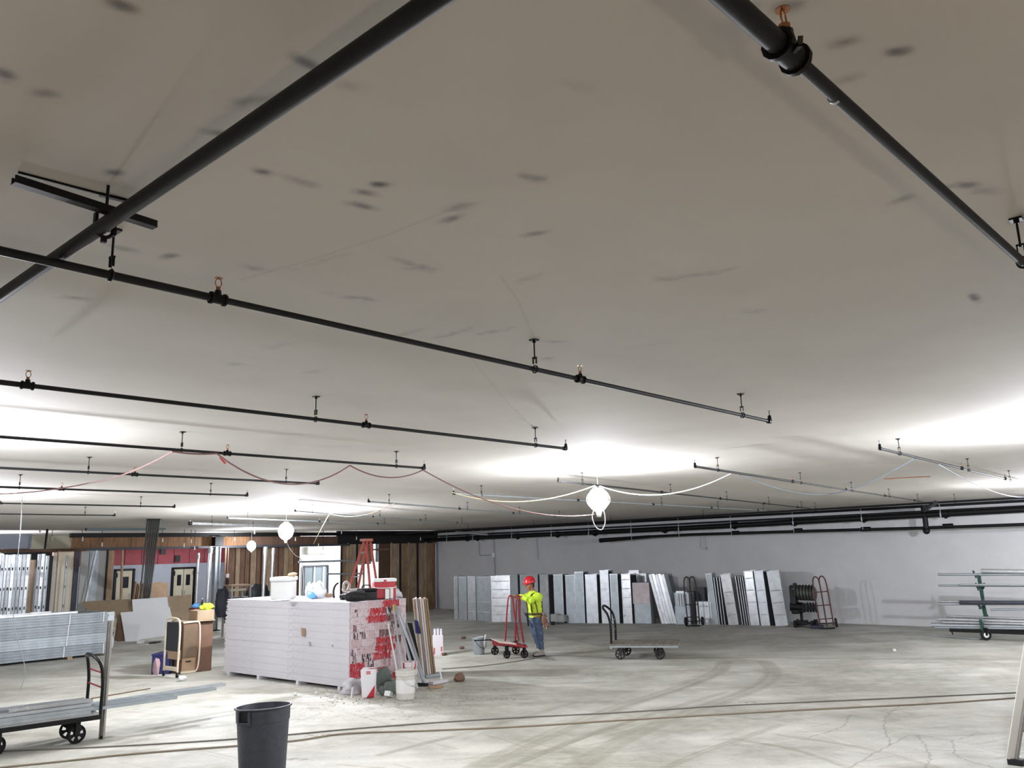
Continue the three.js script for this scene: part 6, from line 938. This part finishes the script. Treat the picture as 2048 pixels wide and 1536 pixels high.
// ---------------------------------------------------------------- green pipe rack at right
{
  const X = 21.5, q = (x, y, o = 0) => px_(x, y, X + o), b = fl(1972, 1277), t = thing('pipe_rack', 'dark green wheeled rack with tall posts and hooks at the right edge', 'rack', V(X, 0, q(1972, 1270).z));
  for (const s of [0, 170]) {
    wpart(t, 'post', [bar(q(1957 + s, 1148), q(1965 + s, 1195), 0.07, 0.07, V(1, 0, 0), 0.008), bar(q(1965 + s, 1195), q(1968 + s, 1215), 0.06, 0.06, V(1, 0, 0), 0.006), bar(q(1967.5 + s, 1214), q(1974 + s, 1247), 0.075, 0.07, V(1, 0, 0), 0.008)], mat.green);
    wpart(t, 'gusset', [ext([[0, 0], [0.17, 0], [0.02, 0.3], [0, 0.3]].map(([x, y]) => [x, y]), 0.05).rotateY(-Math.PI / 2).translate(X + 0.02, q(1974 + s, 1248).y, q(1971 + s, 1248).z)], mat.green);
    for (const [x, y, k] of [[1957, 1150, 1], [1962, 1175, 2], [1965, 1212, 1]]) { const c = q(x + s, y); for (const o of k > 1 ? [-1, 1] : [-1]) wpart(t, 'hook', [tube([c.clone().add(V(-0.02, -0.02, o * 0.02)), c.clone().add(V(-0.04, 0.0, o * 0.06)), c.clone().add(V(-0.05, 0.1, o * 0.09))], 0.022, 14, 7)], mat.green); wpart(t, 'arm', [bar(c.clone().add(V(0.1, -0.03, 0)), c.clone().add(V(-0.25, -0.03, 0)), 0.05, 0.05)], mat.green); }
    wpart(t, 'front_stop', [bar(q(1961 + s, 1239, -0.3), q(1966 + s, 1262, -0.3), 0.06, 0.05, V(1, 0, 0))], mat.green);
    for (const o of [-0.3, 0.12]) { const c = new THREE.Group(); c.name = 'caster'; t.add(c); const p = q(1972 + s, 1272, o); c.position.set(p.x, 0, p.z).sub(V(t.position.x, 0, t.position.z)); c.rotation.y = -0.9; mesh('tyre', [new THREE.TorusGeometry(0.085, 0.035, 10, 24).translate(0, 0.12, 0)], mat.rubber, c); mesh('hub', [rod(V(0, 0.12, -0.03), V(0, 0.12, 0.03), 0.06, 16)], mat.whitePlastic, c); mesh('fork', [bx(0, 0.22, 0, 0.08, 0.1, 0.1), bx(0.0, 0.18, 0.045, 0.04, 0.14, 0.01)], mat.blackIron, c); }
  }
  const by = q(1970, 1263, -0.3).y;
  wpart(t, 'base_beam', [bx(X - 0.3, by, q(2060, 1265, -0.3).z, 0.06, 0.07, 3.2), bx(X + 0.12, by, q(2060, 1265, 0.12).z, 0.06, 0.07, 3.2)], mat.blackIron);
  const pipe = (l, x0, y0, y1, r, o, m, x1 = 2150) => { const a = q(x0, y0, o), z1 = q(x1, y1, o); const u = solo('pipe_length', l, 'pipe', [rod(a, z1, r, 12)], m, a.clone()); wpart(u, 'open_end', [rod(a.clone().add(V(0, 0, -0.004)), a.clone().add(V(0, 0, 0.004)), r * 0.8, 10)], mat.black); return u; };
  pipe('long thin pipe lying on the top hooks of the green rack', 1876, 1149, 1149, 0.03, -0.1, mat.galvDull); pipe('short bright pipe on the top hooks right of the green post', 1963, 1142, 1145, 0.05, -0.16, mat.galvBright);
  pipe('thin dull pipe on the second hooks of the green rack', 1877, 1171, 1172, 0.025, -0.1, mat.galvDull); pipe('brownish pipe on the second hooks, starting right of the others', 1920, 1169, 1171, 0.02, -0.18, mat.galv);
  pipe('pale pipe of the middle tier on the green rack, upper left end', 1878, 1203, 1203, 0.025, -0.14, mat.galvBright); pipe('second pale pipe of the middle tier, just below the upper one', 1876, 1208, 1207, 0.03, -0.1, mat.galv); pipe('dark pipe of the middle tier on the green rack', 1919, 1205, 1206, 0.045, -0.22, mat.canGrey); pipe('grey pipe sagging below the middle tier of the green rack', 1982, 1219, 1217, 0.025, -0.12, mat.galvDull);
  pipe('bright pipe uppermost on the bottom tier of the green rack', 1893, 1232, 1241, 0.028, -0.02, mat.galvBright); pipe('longest shining pipe on the bottom tier of the green rack', 1876, 1238, 1246, 0.04, -0.12, mat.galvBright); pipe('third shining pipe on the bottom tier of the green rack', 1885, 1244.5, 1250, 0.03, -0.18, mat.galvBright); pipe('thick grey pipe low on the bottom tier of the green rack', 1863, 1250, 1255, 0.06, -0.1, mat.galv); pipe('lowest thin pipe on the bottom tier of the green rack', 1870, 1255, 1259, 0.028, -0.22, mat.galvDull);
  solo('metal_strip', 'pale flat strip lying on the floor before the green rack', 'strip', [bar(fl(1862, 1272).setY(0.015), fl(1962, 1279).setY(0.015), 0.08, 0.02)], mat.galvDull, fl(1910, 1275));
  solo('dark_tag', 'dark strap end dangling below the bottom tier of the green rack', 'strap', [bar(q(1902, 1259, -0.2), q(1906, 1269, -0.2), 0.03, 0.012, V(1, 0, 0))], mat.black, q(1902, 1259, -0.2));
  const sc = fl(1789, 1302); solo('offcut', 'lone white scrap on the dark floor strip before the right wall', 'offcut', [rot(bx(0, 0.02, 0, 0.09, 0.04, 0.06, 0.005), 0, 0.4, 0).translate(sc.x, 0, sc.z)], mat.foam, sc);
}
// ---------------------------------------------------------------- foreground: rubbish bin, hoses on the floor, ladder foot
{
  const rim = fl(526.5, 1413, 0.7), base = V(rim.x + 0.012, 0, rim.z + 0.004), t = thing('trash_can', 'round dark grey plastic trash can at the bottom of the view', 'trash can', base, 0);
  t.quaternion.premultiply(new THREE.Quaternion().setFromAxisAngle(V(BACK.x, 0, BACK.z).normalize(), 0.026)); t.quaternion.premultiply(new THREE.Quaternion().setFromAxisAngle(V(RIGHT.x, 0, RIGHT.z).normalize(), -0.03));
  const R = 0.288;
  part(t, 'barrel', [lathe([[0, 0.005], [0.22, 0.005], [0.235, 0.02], [0.268, 0.545], [0.272, 0.555], [0.277, 0.562], [0.281, 0.68], [0.283, 0.688], [0.296, 0.69], [0.299, 0.697], [0.296, 0.705], [0.284, 0.706], [0.272, 0.7], [0.262, 0.55], [0.226, 0.03], [0, 0.02]], 56)], mat.canGrey);
  for (const k of [0, Math.PI]) { const h = new THREE.Group(); h.name = 'handle'; t.add(h); h.rotation.y = -1.223 + k; 
    mesh('lug', [bx(-0.062, 0.622, 0.298, 0.014, 0.13, 0.045, 0.004), bx(0.062, 0.622, 0.298, 0.014, 0.13, 0.045, 0.004), bx(0, 0.572, 0.306, 0.135, 0.022, 0.034, 0.006)], mat.canGrey, h); mesh('recess', [bx(0, 0.635, 0.279, 0.11, 0.1, 0.012)], mat.black, h); }
  const hose = (l, pts, r, m) => solo('hose', l, 'hose', [tube(pts.map(([x, y]) => fl(x, y, r)), r, pts.length * 14, 8)], m, fl(...pts[0]));
  hose('tan hose running across the floor behind the trash can, the nearer of two', [[-120, 1549], [0, 1535], [120, 1523], [240, 1510], [400, 1497], [520, 1488], [600, 1480], [680, 1468], [860, 1461], [1040, 1453], [1200, 1443], [1380, 1432], [1560, 1422], [1720, 1414], [1880, 1406], [2040, 1395], [2160, 1386]], 0.011, mat.cordTan);
  hose('grey cable running across the floor behind the trash can, the farther of two', [[-120, 1513], [0, 1503], [180, 1495], [330, 1487], [470, 1478], [580, 1469], [700, 1458], [860, 1446], [1040, 1435], [1240, 1425], [1440, 1412], [1640, 1403], [1840, 1394], [2040, 1385], [2160, 1380]], 0.009, mat.cordGrey);
  hose('thin dark cable curving over the floor toward the worker', [[884, 1338], [960, 1332], [1010, 1326], [1060, 1318], [1100, 1312], [1160, 1312], [1230, 1316], [1320, 1318]], 0.009, mat.cordGrey);
  const ft = fl(2021, 1530), top = ft.clone().add(V(0.72 * 0.67, 2.3, 0.72 * 0.74)), s = V(0.67, 0, 0.742), v = V(-0.742, 0, 0.67), l = thing('step_ladder', 'pale step ladder rail with a black foot at the bottom right edge', 'ladder', ft.clone());
  const rail = (a, b) => { wpart(l, 'rail', [bar(a.clone().addScaledVector(s, 0.055).add(V(0, 0.06, 0)), b.clone().addScaledVector(s, 0.055), 0.09, 0.02, s)], S(0x857f7c, 0.6)); wpart(l, 'rail_flange', [bar(a.clone().addScaledVector(s, 0.004).add(V(0, 0.05, 0)), b.clone().addScaledVector(s, 0.004), 0.012, 0.08, v.clone().negate().cross(V(0, 1, 0)))], S(0xd5d3cc, 0.5)); wpart(l, 'foot', [bx(a.x + s.x * 0.06, 0.03, a.z + s.z * 0.06, 0.1, 0.06, 0.14, 0.01)], mat.black); };
  rail(ft, top); const ft2 = ft.clone().addScaledVector(s, 0.62), top2 = top.clone().addScaledVector(s, 0.02).addScaledVector(s, 0.3); rail(ft2, top2);
  const bk = ft.clone().addScaledVector(s, 1.2).addScaledVector(v, -0.5); 
  for (let i = 1; i < 7; i++) wpart(l, 'step', [bar(ft.clone().lerp(top, i / 7).addScaledVector(s, 0.06), ft2.clone().lerp(top2, i / 7), 0.08, 0.03)], mat.galvDull);
  wpart(l, 'top_cap', [bar(top, top2, 0.2, 0.06)], mat.redPaint);
}
renderer.render(scene, camera);
